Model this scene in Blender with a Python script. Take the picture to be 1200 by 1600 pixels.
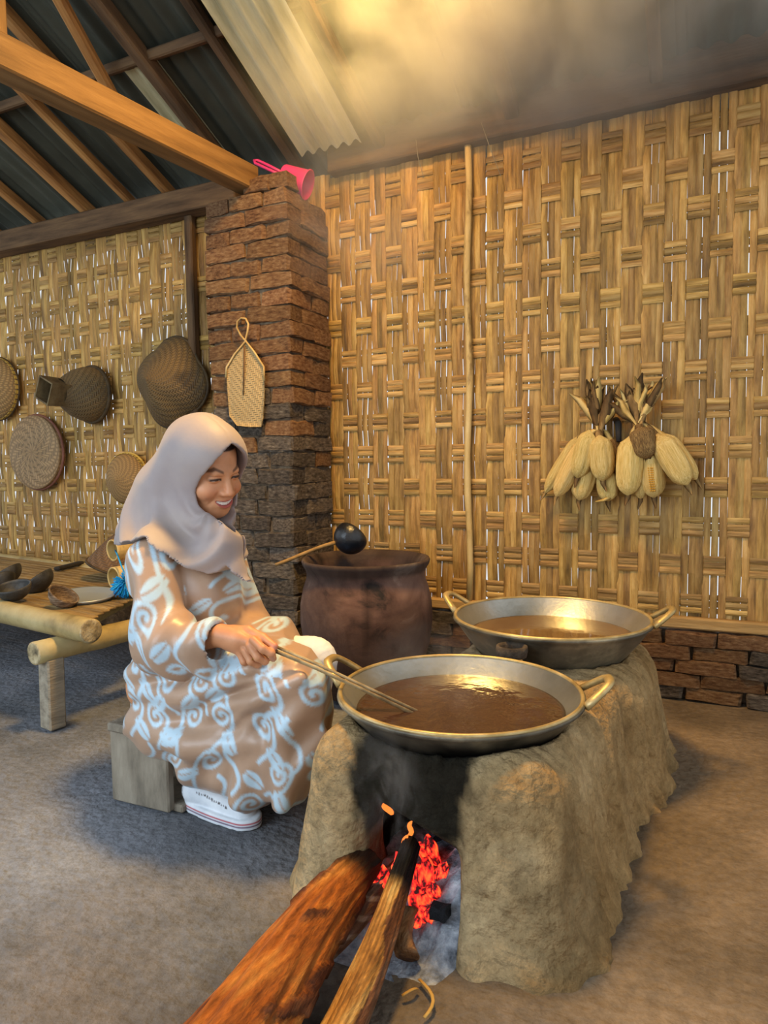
import bpy, bmesh, math, random
import numpy as np
from mathutils import Matrix, Vector, Euler
random.seed(7); np.random.seed(7)
SC = bpy.context.scene
for _o in list(bpy.data.objects): bpy.data.objects.remove(_o)
COL = SC.collection

# ------------------------------------------------------------------ camera
CF = 1075.0; CH = 0.86
_yaw = math.radians(25.5); _pitch = math.atan(77/1075); _roll = math.radians(0.7)
FWD = np.array([-math.sin(_yaw)*math.cos(_pitch), math.cos(_yaw)*math.cos(_pitch), -math.sin(_pitch)])
_r0 = np.array([math.cos(_yaw), math.sin(_yaw), 0.0]); _u0 = np.cross(_r0, FWD)
RGT = math.cos(_roll)*_r0 - math.sin(_roll)*_u0
UPV = math.sin(_roll)*_r0 + math.cos(_roll)*_u0
CAM = np.array([0, 0, CH])
def _ray(x, y): return FWD + RGT*(x-600)/CF + UPV*(800-y)/CF
def G(x, y, z=0.0):                      # photo point -> world point at height z
    d = _ray(x, y); return CAM + d*((z-CH)/d[2])
def W(x, y, Y):                          # photo point -> world point on the upright plane y = Y
    d = _ray(x, y); return CAM + d*(Y/d[1])
cam_d = bpy.data.cameras.new('camera'); cam = bpy.data.objects.new('camera', cam_d); COL.objects.link(cam)
cam_d.sensor_fit = 'VERTICAL'; cam_d.sensor_height = 36.0; cam_d.lens = CF/1600*36.0
cam_d.clip_start = 0.02; cam_d.clip_end = 200
_m = Matrix.Identity(4)
for i in range(3):
    _m[i][0] = RGT[i]; _m[i][1] = UPV[i]; _m[i][2] = -FWD[i]; _m[i][3] = CAM[i]
cam.matrix_world = _m
SC.camera = cam

# ------------------------------------------------------------------ world, lights, exposure
world = bpy.data.worlds.new('World'); SC.world = world; world.use_nodes = True
_bg = world.node_tree.nodes['Background']
_bg.inputs[0].default_value = (0.86, 0.93, 1.0, 1); _bg.inputs[1].default_value = 0.9
def area(name, loc, target, sx, sy, energy, color):
    l = bpy.data.lights.new(name, 'AREA'); l.shape = 'RECTANGLE'; l.size = sx; l.size_y = sy
    l.energy = energy; l.color = color
    o = bpy.data.objects.new(name, l); COL.objects.link(o); o.location = loc
    o.rotation_euler = (Vector(target)-Vector(loc)).to_track_quat('-Z', 'Y').to_euler()
    return o
# daylight of the open front of the kitchen, behind the photographer
area('daylight_front', (-2.2, -1.7, 1.7), (-1.5, 1.8, 0.4), 2.6, 1.7, 78, (0.70, 0.85, 1.0))
# warm sunlight coming through the pale roof sheet that serves as skylight
_sk = area('skylight', (-0.92, 1.58, 2.62), (-0.80, 1.72, 0.6), 0.36, 0.30, 62, (1.0, 0.60, 0.18)); _sk.data.spread = math.radians(160)
SC.view_settings.view_transform = 'Standard'; SC.view_settings.look = 'None'
SC.view_settings.exposure = 0.15; SC.view_settings.gamma = 1.0
SC.view_settings.use_curve_mapping = False
SC.render.film_transparent = False
SC.cycles.use_denoising = True
SC.cycles.max_bounces = 6
SC.cycles.diffuse_bounces = 3
SC.cycles.use_adaptive_sampling = True
SC.cycles.adaptive_threshold = 0.05
SC.cycles.volume_bounces = 0
SC.cycles.volume_step_rate = 1.4
SC.cycles.volume_max_steps = 64

# ------------------------------------------------------------------ material helpers
def rgb(h):
    h = h.lstrip('#'); v = [int(h[i:i+2], 16)/255 for i in (0, 2, 4)]
    return tuple(((c/12.92) if c <= 0.04045 else ((c+0.055)/1.055)**2.4) for c in v) + (1,)
def _new(name):
    m = bpy.data.materials.new(name); m.use_nodes = True
    nt = m.node_tree; b = nt.nodes['Principled BSDF']; return m, nt, b
def nmat(name, cols, scale=8, rough=0.8, bump=0.3, stretch=(1, 1, 1), metallic=0.0, detail=6, rand=0.0, hue=0.0,
         fine=None, spec=0.3, bdist=0.01, coord='Object', pos=None, distort=0.0, sheen=0.0, vcol=None, vmix=1.0, coat=0.0, speck=0.0):
    """noise driven colour ramp + fine bump; rand = brightness spread per object; vcol = a colour attribute multiplied/used"""
    m, nt, b = _new(name); N = nt.nodes; L = nt.links
    tc = N.new('ShaderNodeTexCoord'); mp = N.new('ShaderNodeMapping'); mp.inputs['Scale'].default_value = stretch
    L.new(tc.outputs[coord], mp.inputs['Vector'])
    oi = N.new('ShaderNodeObjectInfo')
    if rand > 0:
        ad = N.new('ShaderNodeVectorMath'); ad.operation = 'ADD'
        mu = N.new('ShaderNodeMath'); mu.operation = 'MULTIPLY'; mu.inputs[1].default_value = 37.0
        L.new(oi.outputs['Random'], mu.inputs[0]); L.new(mp.outputs[0], ad.inputs[0]); L.new(mu.outputs[0], ad.inputs[1])
        vec = ad.outputs[0]
    else: vec = mp.outputs[0]
    n1 = N.new('ShaderNodeTexNoise'); n1.inputs['Scale'].default_value = scale; n1.inputs['Detail'].default_value = detail
    n1.inputs['Roughness'].default_value = 0.6; n1.inputs['Distortion'].default_value = distort
    L.new(vec, n1.inputs['Vector'])
    rp = N.new('ShaderNodeValToRGB'); e = rp.color_ramp.elements
    k = len(cols); ps = pos or [0.3+0.4*i/(k-1) if k > 1 else 0.5 for i in range(k)]
    e[0].position = ps[0]; e[0].color = cols[0]; e[1].position = ps[-1]; e[1].color = cols[-1]
    for i in range(1, k-1):
        q = e.new(ps[i]); q.color = cols[i]
    L.new(n1.outputs['Fac'], rp.inputs['Fac'])
    col = rp.outputs['Color']
    if vcol:
        at = N.new('ShaderNodeAttribute'); at.attribute_name = vcol
        mx = N.new('ShaderNodeMix'); mx.data_type = 'RGBA'; mx.blend_type = 'MULTIPLY'; mx.inputs['Factor'].default_value = vmix
        L.new(col, mx.inputs['A']); L.new(at.outputs['Color'], mx.inputs['B']); col = mx.outputs['Result']
    if speck > 0:
        n3 = N.new('ShaderNodeTexNoise'); n3.inputs['Scale'].default_value = (fine or scale*5)*1.1; n3.inputs['Detail'].default_value = 8; n3.inputs['Roughness'].default_value = 0.75
        L.new(vec, n3.inputs['Vector'])
        m4 = N.new('ShaderNodeMapRange'); m4.inputs['From Min'].default_value = 0.3; m4.inputs['From Max'].default_value = 0.7; m4.inputs['To Min'].default_value = 1-speck; m4.inputs['To Max'].default_value = 1+speck
        L.new(n3.outputs['Fac'], m4.inputs['Value'])
        mx3 = N.new('ShaderNodeMix'); mx3.data_type = 'RGBA'; mx3.blend_type = 'MULTIPLY'; mx3.inputs['Factor'].default_value = 1
        L.new(col, mx3.inputs['A']); L.new(m4.outputs[0], mx3.inputs['B']); col = mx3.outputs['Result']
    if rand > 0:
        hs = N.new('ShaderNodeHueSaturation')
        mr = N.new('ShaderNodeMapRange'); mr.inputs['To Min'].default_value = 1-rand; mr.inputs['To Max'].default_value = 1+rand
        L.new(oi.outputs['Random'], mr.inputs['Value']); L.new(mr.outputs[0], hs.inputs['Value'])
        if hue > 0:
            m2 = N.new('ShaderNodeMath'); m2.operation = 'MULTIPLY'; m2.inputs[1].default_value = 91.7
            m3 = N.new('ShaderNodeMath'); m3.operation = 'FRACT'
            L.new(oi.outputs['Random'], m2.inputs[0]); L.new(m2.outputs[0], m3.inputs[0])
            mh = N.new('ShaderNodeMapRange'); mh.inputs['To Min'].default_value = 0.5-hue; mh.inputs['To Max'].default_value = 0.5+hue
            L.new(m3.outputs[0], mh.inputs['Value']); L.new(mh.outputs[0], hs.inputs['Hue'])
        L.new(col, hs.inputs['Color']); col = hs.outputs['Color']
    L.new(col, b.inputs['Base Color'])
    b.inputs['Roughness'].default_value = rough; b.inputs['Metallic'].default_value = metallic
    b.inputs['Specular IOR Level'].default_value = spec
    if sheen: b.inputs['Sheen Weight'].default_value = sheen
    if coat: b.inputs['Coat Weight'].default_value = coat; b.inputs['Coat Roughness'].default_value = 0.2
    if bump > 0:
        n2 = N.new('ShaderNodeTexNoise'); n2.inputs['Scale'].default_value = fine or scale*5; n2.inputs['Detail'].default_value = 5
        L.new(vec, n2.inputs['Vector'])
        bp = N.new('ShaderNodeBump'); bp.inputs['Strength'].default_value = bump; bp.inputs['Distance'].default_value = bdist
        L.new(n2.outputs['Fac'], bp.inputs['Height']); L.new(bp.outputs[0], b.inputs['Normal'])
    return m
def weave_mat(name, c1, c2, freq, rough=0.7, axis=('Object'), bump=0.6, dark=0.45, stain=None):
    """fine twill plaiting of basketry: two crossed sets of narrow splints"""
    m, nt, b = _new(name); N = nt.nodes; L = nt.links
    tc = N.new('ShaderNodeTexCoord'); mp = N.new('ShaderNodeMapping'); L.new(tc.outputs['UV'], mp.inputs['Vector'])
    mp.inputs['Scale'].default_value = (freq[0], freq[1], 1)
    sep = N.new('ShaderNodeSeparateXYZ'); L.new(mp.outputs[0], sep.inputs[0])
    def M(op, a, bb=None):
        n = N.new('ShaderNodeMath'); n.operation = op
        for i, v in enumerate((a, bb)):
            if v is None: continue
            if isinstance(v, (int, float)): n.inputs[i].default_value = v
            else: L.new(v, n.inputs[i])
        return n.outputs[0]
    u, v = sep.outputs[0], sep.outputs[1]
    fu, fv = M('FLOOR', u), M('FLOOR', v)
    s = M('MODULO', M('ADD', M('ADD', fu, fv), 4000.0), 4.0)
    over = M('LESS_THAN', s, 1.9)
    ru = M('SINE', M('MULTIPLY', M('FRACT', u), math.pi)); rv = M('SINE', M('MULTIPLY', M('FRACT', v), math.pi))
    h = M('ADD', M('MULTIPLY', over, ru), M('MULTIPLY', M('SUBTRACT', 1.0, over), M('MULTIPLY', rv, 0.9)))
    no = N.new('ShaderNodeTexNoise'); no.inputs['Scale'].default_value = 7; no.inputs['Detail'].default_value = 6
    L.new(tc.outputs['Object'], no.inputs['Vector'])
    mx = N.new('ShaderNodeMix'); mx.data_type = 'RGBA'; L.new(no.outputs['Fac'], mx.inputs['Factor'])
    mx.inputs['A'].default_value = c1; mx.inputs['B'].default_value = c2
    mv = N.new('ShaderNodeMix'); mv.data_type = 'RGBA'; mv.blend_type = 'MULTIPLY'; mv.inputs['Factor'].default_value = 1
    g = N.new('ShaderNodeMapRange'); g.inputs['To Min'].default_value = dark; g.inputs['To Max'].default_value = 1.15
    hh = M('ADD', M('MULTIPLY', over, 0.35), M('MULTIPLY', h, 0.65))
    L.new(hh, g.inputs['Value']); L.new(mx.outputs['Result'], mv.inputs['A']); L.new(g.outputs[0], mv.inputs['B'])
    res = mv.outputs['Result']
    if stain:                               # a blackened, scorched patch round a point
        dn = N.new('ShaderNodeVectorMath'); dn.operation = 'DISTANCE'; L.new(tc.outputs['Object'], dn.inputs[0]); dn.inputs[1].default_value = [float(q) for q in stain[0]]
        st = M('ADD', dn.outputs['Value'], M('MULTIPLY', no.outputs['Fac'], 0.12))
        ms = N.new('ShaderNodeMapRange'); ms.inputs['From Min'].default_value = stain[1]; ms.inputs['From Max'].default_value = stain[1]+0.05; ms.inputs['To Min'].default_value = 0.25; ms.inputs['To Max'].default_value = 1; L.new(st, ms.inputs['Value'])
        mz = N.new('ShaderNodeMix'); mz.data_type = 'RGBA'; mz.blend_type = 'MULTIPLY'; mz.inputs['Factor'].default_value = 1
        L.new(res, mz.inputs['A']); L.new(ms.outputs[0], mz.inputs['B']); res = mz.outputs['Result']
    L.new(res, b.inputs['Base Color']); b.inputs['Roughness'].default_value = rough
    bp = N.new('ShaderNodeBump'); bp.inputs['Strength'].default_value = bump; bp.inputs['Distance'].default_value = 0.004
    L.new(h, bp.inputs['Height']); L.new(bp.outputs[0], b.inputs['Normal'])
    return m
def plain(name, c, rough=0.6, metallic=0.0, emit=None, es=0.0, spec=0.4):
    m, nt, b = _new(name); b.inputs['Base Color'].default_value = c; b.inputs['Roughness'].default_value = rough
    b.inputs['Metallic'].default_value = metallic; b.inputs['Specular IOR Level'].default_value = spec
    if emit: b.inputs['Emission Color'].default_value = emit; b.inputs['Emission Strength'].default_value = es
    return m

# ------------------------------------------------------------------ object helpers
def meta(o, label=None, cat=None, group=None, kind=None):
    if label: o['label'] = label
    if cat: o['category'] = cat
    if group: o['group'] = group
    if kind: o['kind'] = kind
    return o
def empty(name, loc, label=None, cat=None, group=None, kind=None):
    o = bpy.data.objects.new(name, None); COL.objects.link(o); o.location = [float(c) for c in loc]
    o.empty_display_size = 0.05
    return meta(o, label, cat, group, kind)
def attach(o, parent):
    if parent is not None:
        o.parent = parent
        M = Matrix.Translation(parent.location); p = parent.parent
        M = Matrix.LocRotScale(parent.location, parent.rotation_euler, parent.scale)
        M = PW.get(parent.name, M)
        o.matrix_parent_inverse = M.inverted()
    return o
PW = {}
def setw(o):                              # remember the world matrix of a parent that has a parent itself
    PW[o.name] = Matrix.LocRotScale(o.location, o.rotation_euler, o.scale); return o
def mk(name, V, F, mat, parent=None, smooth=True, uv=None, **kw):
    me = bpy.data.meshes.new(name)
    me.from_pydata([tuple(map(float, v)) for v in V] if not isinstance(V, np.ndarray) else V.tolist(), [], F if isinstance(F, list) else F.tolist())
    if mat: me.materials.append(mat)
    if smooth: me.polygons.foreach_set('use_smooth', [True]*len(me.polygons))
    if uv is not None:
        ul = me.uv_layers.new(name='UVMap'); uva = np.asarray(uv, dtype=np.float32)
        li = np.empty(len(me.loops), dtype=np.int32); me.loops.foreach_get('vertex_index', li)
        ul.data.foreach_set('uv', uva[li].ravel())
    me.update()
    o = bpy.data.objects.new(name, me); COL.objects.link(o)
    attach(o, parent); PW[o.name] = Matrix.Identity(4)
    meta(o, **kw)
    return o
def vcolor(o, C, name='Col'):
    a = o.data.attributes.new(name, 'FLOAT_COLOR', 'POINT'); C = np.asarray(C, dtype=np.float32)
    if C.shape[1] == 3: C = np.concatenate([C, np.ones((len(C), 1), np.float32)], 1)
    a.data.foreach_set('color', C.ravel())
def put(name, mesh, loc, rot=(0, 0, 0), scale=(1, 1, 1), parent=None, **kw):
    o = bpy.data.objects.new(name, mesh); COL.objects.link(o)
    o.location = [float(c) for c in loc]; o.rotation_euler = rot; o.scale = scale
    attach(o, parent); PW[o.name] = Matrix.LocRotScale(o.location, Euler(rot), Vector(scale))
    return meta(o, **kw)
def bm_mesh(name, bm, mat, smooth=False):
    me = bpy.data.meshes.new(name); bm.to_mesh(me); bm.free()
    if mat: me.materials.append(mat)
    if smooth: me.polygons.foreach_set('use_smooth', [True]*len(me.polygons))
    return me
def box_mesh(name, sx, sy, sz, mat, bevel=0.004, jitter=0.0, seg=1, seed=0):
    bm = bmesh.new(); bmesh.ops.create_cube(bm, size=1.0)
    for v in bm.verts: v.co = Vector((v.co.x*sx, v.co.y*sy, v.co.z*sz))
    if bevel > 0: bmesh.ops.bevel(bm, geom=bm.edges[:], offset=bevel, segments=seg, affect='EDGES', profile=0.6)
    rr = random.Random(seed)
    if jitter:
        for v in bm.verts: v.co += Vector((rr.uniform(-1, 1), rr.uniform(-1, 1), rr.uniform(-1, 1)))*jitter
    return bm_mesh(name, bm, mat)
def beam(name, a, b, w, t, mat, parent=None, up=(0, 0, 1), bevel=0.006, **kw):
    """squared timber from a to b, w across, t along the up side"""
    a, b = Vector(a), Vector(b); L = (b-a).length
    me = box_mesh(name, L, w, t, mat, bevel)
    x = (b-a).normalized(); z = Vector(up); y = z.cross(x).normalized(); z = x.cross(y)
    R = Matrix((x, y, z)).transposed()
    return put(name, me, (a+b)/2, R.to_euler(), parent=parent, **kw)
def tube_geo(path, radii, seg=10, caps=True, flat=1.0):
    P = [np.asarray(p, float) for p in path]; n = len(P)
    if not hasattr(radii, '__len__'): radii = [radii]*n
    V, F = [], []; ref = None
    for i in range(n):
        t = P[min(i+1, n-1)]-P[max(i-1, 0)]; t = t/(np.linalg.norm(t)+1e-9)
        if ref is None:
            ref = np.array([0, 0, 1.0]) if abs(t[2]) < 0.9 else np.array([1.0, 0, 0])
        a = np.cross(t, ref); a /= np.linalg.norm(a)+1e-9; b = np.cross(a, t); ref = b
        for j in range(seg):
            q = 2*math.pi*j/seg
            V.append(P[i]+radii[i]*(math.cos(q)*a+flat*math.sin(q)*b))
    for i in range(n-1):
        for j in range(seg):
            k = (j+1) % seg; F.append([i*seg+j, i*seg+k, (i+1)*seg+k, (i+1)*seg+j])
    if caps:
        F.append(list(range(seg))[::-1]); F.append([(n-1)*seg+j for j in range(seg)])
    F = [f[::-1] for f in F]
    return V, F
def tube(name, path, radii, mat, parent=None, seg=10, caps=True, flat=1.0, **kw):
    V, F = tube_geo(path, radii, seg, caps, flat); return mk(name, V, F, mat, parent, **kw)
def lathe_geo(prof, seg=48, wob=None, squash=1.0):
    V, F, U = [], [], []; n = len(prof)
    for i, (r, z) in enumerate(prof):
        for j in range(seg+1):
            q = 2*math.pi*j/seg; k = wob(q, r, z) if wob else 1.0
            V.append((r*k*math.cos(q), r*k*math.sin(q)*squash, z)); U.append((j/seg, i/(n-1)))
    s = seg+1
    for i in range(n-1):
        for j in range(seg): F.append([i*s+j, i*s+j+1, (i+1)*s+j+1, (i+1)*s+j])
    return V, F, U
def frame(o, n, up=(0, 0, 1)):
    """4x4 placing local z along n"""
    z = Vector([float(c) for c in n]).normalized(); x = Vector(up).cross(z)
    if x.length < 1e-4: x = Vector((1, 0, 0))
    x.normalize(); y = z.cross(x)
    M = Matrix((x, y, z)).transposed().to_4x4(); M.translation = Vector([float(c) for c in o]); return M
def lathe(name, prof, mat, M=None, parent=None, seg=48, wob=None, squash=1.0, **kw):
    V, F, U = lathe_geo(prof, seg, wob, squash)
    if M is not None: V = [tuple(M @ Vector(v)) for v in V]
    return mk(name, V, F, mat, parent, uv=U, **kw)

# ------------------------------------------------------------------ implicit surfaces (numpy surface nets)
def snets(fn, lo, hi, h):
    lo = np.asarray(lo, float); hi = np.asarray(hi, float); n = np.ceil((hi-lo)/h).astype(int)+1
    ax = [(lo[i]+h*np.arange(n[i])).astype(np.float32) for i in range(3)]
    X, Y, Z = np.meshgrid(*ax, indexing='ij')
    D = fn(X, Y, Z).astype(np.float32); S = D < 0
    c = np.zeros(tuple(n-1), np.int8)
    sl = lambda d, k: slice(d, k-1+d)
    for dx in (0, 1):
        for dy in (0, 1):
            for dz in (0, 1): c += S[sl(dx, n[0]), sl(dy, n[1]), sl(dz, n[2])]
    act = (c > 0) & (c < 8); idx = np.argwhere(act); m = len(idx)
    vid = -np.ones(tuple(n-1), np.int64); vid[act] = np.arange(m)
    acc = np.zeros((m, 3)); cnt = np.zeros(m)
    I, J, K = idx.T
    for a in range(3):
        for p in (0, 1):
            for q in (0, 1):
                o0 = [0, 0, 0]; o0[(a+1) % 3] = p; o0[(a+2) % 3] = q; o1 = list(o0); o1[a] = 1
                d0 = D[I+o0[0], J+o0[1], K+o0[2]]; d1 = D[I+o1[0], J+o1[1], K+o1[2]]
                x = (d0 < 0) != (d1 < 0); t = np.where(x, d0/np.where(x, d0-d1, 1), 0)
                for b in range(3):
                    acc[:, b] += np.where(x, o0[b]+(t if b == a else 0), 0)
                cnt += x
    V = lo+h*(idx+acc/np.maximum(cnt, 1)[:, None])
    F = []
    for a in range(3):
        b, e = (a+1) % 3, (a+2) % 3
        s0 = [slice(None)]*3; s1 = [slice(None)]*3; s0[a] = slice(0, n[a]-1); s1[a] = slice(1, n[a])
        A, B = S[tuple(s0)], S[tuple(s1)]
        for sg in (0, 1):
            E = np.argwhere((A & ~B) if sg == 0 else (~A & B))
            ok = (E[:, b] > 0) & (E[:, e] > 0) & (E[:, b] < n[b]-1) & (E[:, e] < n[e]-1); E = E[ok]
            def cell(db, de):
                Q = E.copy(); Q[:, b] += db; Q[:, e] += de; return vid[Q[:, 0], Q[:, 1], Q[:, 2]]
            quad = np.stack([cell(-1, -1), cell(0, -1), cell(0, 0), cell(-1, 0)], 1)
            if sg: quad = quad[:, ::-1]
            F.append(quad)
    return V, np.concatenate(F)
def smin(a, b, k):
    h = np.clip(0.5+0.5*(b-a)/k, 0, 1); return b*(1-h)+a*h-k*h*(1-h)
def smax(a, b, k): return -smin(-a, -b, k)
def sd_cone(X, Y, Z, a, b, ra, rb, sc=(1, 1, 1)):
    """capsule with a radius at each end"""
    ax, ay, az = a; bx, by, bz = b; dx, dy, dz = bx-ax, by-ay, bz-az
    q = dx*dx+dy*dy+dz*dz+1e-9
    t = np.clip(((X-ax)*dx+(Y-ay)*dy+(Z-az)*dz)/q, 0, 1)
    return np.sqrt(((X-ax-t*dx)/sc[0])**2+((Y-ay-t*dy)/sc[1])**2+((Z-az-t*dz)/sc[2])**2)-(ra+(rb-ra)*t)
def sd_ell(X, Y, Z, c, r):
    x, y, z = X-c[0], Y-c[1], Z-c[2]
    k0 = np.sqrt((x/r[0])**2+(y/r[1])**2+(z/r[2])**2); k1 = np.sqrt((x/r[0]**2)**2+(y/r[1]**2)**2+(z/r[2]**2)**2)+1e-6
    return k0*(k0-1)/k1
def wav(X, Y, Z, f, s=0.0):
    return (np.sin(f*(X+0.31*Y)+1.3+s)*np.sin(f*1.13*(Y-0.27*Z)+2.1+s*2)+np.sin(f*0.91*(Z+0.4*X)+0.4+s)*np.sin(f*1.31*(X-0.2*Y+0.5*Z)+4+s))*0.5
def fbm(X, Y, Z, f, o=4, s=0.0):
    r = 0; a = 1.0
    for i in range(o): r = r+a*wav(X, Y, Z, f, s+i*1.7); a *= 0.5; f *= 2.03
    return r

# ================================================================== SETTING
YW = 2.682; ZT = 2.072; ZR = 0.275           # plane of the plaited wall, its top and its foot rail
M_floor = nmat('earth_floor', [rgb('#4a4743'), rgb('#6f6b65'), rgb('#85807a'), rgb('#9c9790')], scale=1.7, rough=0.95, bump=0.8, fine=45, bdist=0.012, pos=[0.28, 0.45, 0.58, 0.75], detail=10, spec=0.15, speck=0.28)
M_wood = nmat('timber', [rgb('#6b4422'), rgb('#9a6a38'), rgb('#b5854c')], scale=3, stretch=(1, 8, 8), rough=0.75, bump=0.3, rand=0.2)
M_wood_or = nmat('timber_orange', [rgb('#5f4526'), rgb('#7d5d36'), rgb('#8f6e44')], scale=2.2, stretch=(1, 9, 9), rough=0.7, bump=0.25)
M_wood_dk = nmat('timber_dark', [rgb('#3b2c1c'), rgb('#5d4630'), rgb('#755a3c')], scale=3, stretch=(1, 8, 8), rough=0.85, bump=0.35, rand=0.15)
M_bamv = nmat('bamboo_splint_upright', [rgb('#5a4120'), rgb('#957036'), rgb('#b28a48'), rgb('#cba866')], scale=5, stretch=(9, 9, 1), rough=0.55, bump=0.35, fine=30, rand=0.34, hue=0.006, pos=[0.24, 0.42, 0.55, 0.75], spec=0.35)
M_bamh = nmat('bamboo_splint_cross', [rgb('#5a4120'), rgb('#957036'), rgb('#b89050'), rgb('#d2b06e')], scale=5, stretch=(1, 9, 9), rough=0.55, bump=0.35, fine=30, rand=0.34, hue=0.006, pos=[0.24, 0.42, 0.55, 0.75], spec=0.35)
M_pole = nmat('bamboo_pole', [rgb('#7b5f33'), rgb('#c8a766'), rgb('#d8bb7d')], scale=9, stretch=(2, 2, 0.7), rough=0.5, bump=0.2, pos=[0.33, 0.45, 0.7])
M_tin = nmat('corrugated_tin', [rgb('#35352c'), rgb('#45463b'), rgb('#5a5c4f')], scale=2.5, stretch=(1, 0.5, 1), rough=0.6, bump=0.1, metallic=0.15, rand=0.18)
M_tin_pale = nmat('corrugated_pale', [rgb('#8d8562'), rgb('#b9b08a'), rgb('#cfc7a2')], scale=4, stretch=(6, 0.5, 1), rough=0.6, bump=0.15, rand=0.1)

def tint_floor_light(m):  # tints cool daylight at left and warm light at right into the colour
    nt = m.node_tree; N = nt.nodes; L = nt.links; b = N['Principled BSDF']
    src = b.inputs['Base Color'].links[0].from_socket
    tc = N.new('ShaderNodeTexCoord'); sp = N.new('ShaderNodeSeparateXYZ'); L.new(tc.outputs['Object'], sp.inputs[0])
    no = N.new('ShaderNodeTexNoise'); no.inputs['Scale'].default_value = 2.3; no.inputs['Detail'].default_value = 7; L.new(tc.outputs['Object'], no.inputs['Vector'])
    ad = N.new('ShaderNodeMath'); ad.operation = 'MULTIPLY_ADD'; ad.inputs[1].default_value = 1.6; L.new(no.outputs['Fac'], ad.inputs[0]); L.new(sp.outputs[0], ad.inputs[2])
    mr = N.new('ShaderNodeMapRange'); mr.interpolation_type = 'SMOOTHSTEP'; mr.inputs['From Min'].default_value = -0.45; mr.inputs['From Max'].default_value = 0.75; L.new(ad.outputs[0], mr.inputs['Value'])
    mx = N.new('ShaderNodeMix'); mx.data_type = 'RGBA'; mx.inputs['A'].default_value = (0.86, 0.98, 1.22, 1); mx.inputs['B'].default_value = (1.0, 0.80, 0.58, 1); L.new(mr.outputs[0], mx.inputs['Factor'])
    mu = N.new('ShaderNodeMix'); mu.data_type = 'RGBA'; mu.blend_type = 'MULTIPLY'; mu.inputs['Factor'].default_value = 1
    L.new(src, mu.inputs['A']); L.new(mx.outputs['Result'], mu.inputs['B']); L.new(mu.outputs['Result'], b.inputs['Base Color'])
tint_floor_light(M_floor)
# ---- floor
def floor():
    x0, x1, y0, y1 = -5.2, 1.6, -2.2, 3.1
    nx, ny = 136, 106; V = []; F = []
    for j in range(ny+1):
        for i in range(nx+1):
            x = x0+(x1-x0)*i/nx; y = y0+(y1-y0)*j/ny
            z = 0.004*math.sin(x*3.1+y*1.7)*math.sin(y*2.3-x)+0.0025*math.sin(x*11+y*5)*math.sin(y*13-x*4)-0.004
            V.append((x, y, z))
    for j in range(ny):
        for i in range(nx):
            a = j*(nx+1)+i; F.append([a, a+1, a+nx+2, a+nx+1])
    mk('floor', V, F, M_floor, kind='structure', label='bare trodden earth floor, cool light tinted in at left, warm light by the stove')
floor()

# ---- plaited bamboo wall
wall = empty('wall_back', (-1.8, YW, 0), kind='structure', label='plaited bamboo wall of wide splints woven over and under')
BW = 0.0725; RS = 0.137; XL, XR = -4.88, 0.85
NB = int((XR-XL)/BW); NR = int(round((ZT-ZR)/RS))
RS = (ZT-ZR)/NR; AMP = 0.0040
def up_mesh(par, var):
    rr = random.Random(100*par+var); w = rr.uniform(0.0238, 0.0260); V = []; F = []
    zs = []; 
    for r in range(NR):
        zc = ZR+RS*(r+0.5)
        over = (r+par) % 2 == 0
        s = AMP if over else -AMP*0.8
        zs += [(zc-0.036, s), (zc+0.036, s)]
    zs = [(ZR-0.02, zs[0][1])]+zs+[(ZT+0.03, zs[-1][1])]
    sway = rr.uniform(0, 6)
    for z, s in zs:
        dx = 0.0016*math.sin(z*3.1+sway); ww = w*(1+0.08*math.sin(z*5+sway*2))
        V += [(dx-ww/2, s+0.0008, z), (dx-ww*0.22, s-0.0022, z), (dx+ww*0.22, s-0.0022, z), (dx+ww/2, s+0.0008, z)]
    n = len(zs)
    for i in range(n-1):
        for k in range(3): F.append([i*4+k, i*4+k+1, i*4+k+5, i*4+k+4])
        F.append([i*4+3, i*4, i*4+4, i*4+7])
    me = bpy.data.meshes.new('upright_splint'); me.from_pydata(V, [], F); me.materials.append(M_bamv); me.update()
    return me
UPM = {p: [up_mesh(p, v) for v in range(9)] for p in (0, 1)}
for c in range(NB):
    xc = XL+BW*(c+0.5)
    for k in (-1, 0, 1):
        o = put('upright_splint', random.choice(UPM[c % 2]), (xc+k*BW/3+random.uniform(-.0012, .0012), YW+random.uniform(-.001, .001), random.uniform(-.012, .012)),
                (0, 0, random.uniform(-.03, .03)), (random.uniform(.97, 1.05), 1, 1), parent=wall)
def cross_mesh(row, k):
    rr = random.Random(row*10+k); w = rr.uniform(0.021, 0.0245); V = []; F = []; xs = []
    for c in range(NB):
        xc = XL+BW*(c+0.5); s = -AMP if (row+c) % 2 == 0 else AMP*0.9
        xs += [(xc-0.034, s), (xc+0.034, s)]
    sw = rr.uniform(0, 6)
    for x, s in xs:
        dz = 0.002*math.sin(x*2.6+sw); ww = w*(1+0.07*math.sin(x*4+sw))
        V += [(x, s+0.0008, dz-ww/2), (x, s-0.0024, dz-ww*0.2), (x, s-0.0024, dz+ww*0.2), (x, s+0.0008, dz+ww/2)]
    n = len(xs)
    for i in range(n-1):
        for q in range(3): F.append([i*4+q+4, i*4+q+5, i*4+q+1, i*4+q])
        F.append([i*4+4, i*4, i*4+3, i*4+7])
    me = bpy.data.meshes.new('cross_splint'); me.from_pydata(V, [], F); me.materials.append(M_bamh); me.update()
    return me
for r in range(NR):
    for k in (-1, 0, 1):
        put('cross_splint', cross_mesh(r, k), (0, YW, ZR+RS*(r+0.5)+k*0.0245+random.uniform(-.0015, .0015)), parent=wall)
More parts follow.
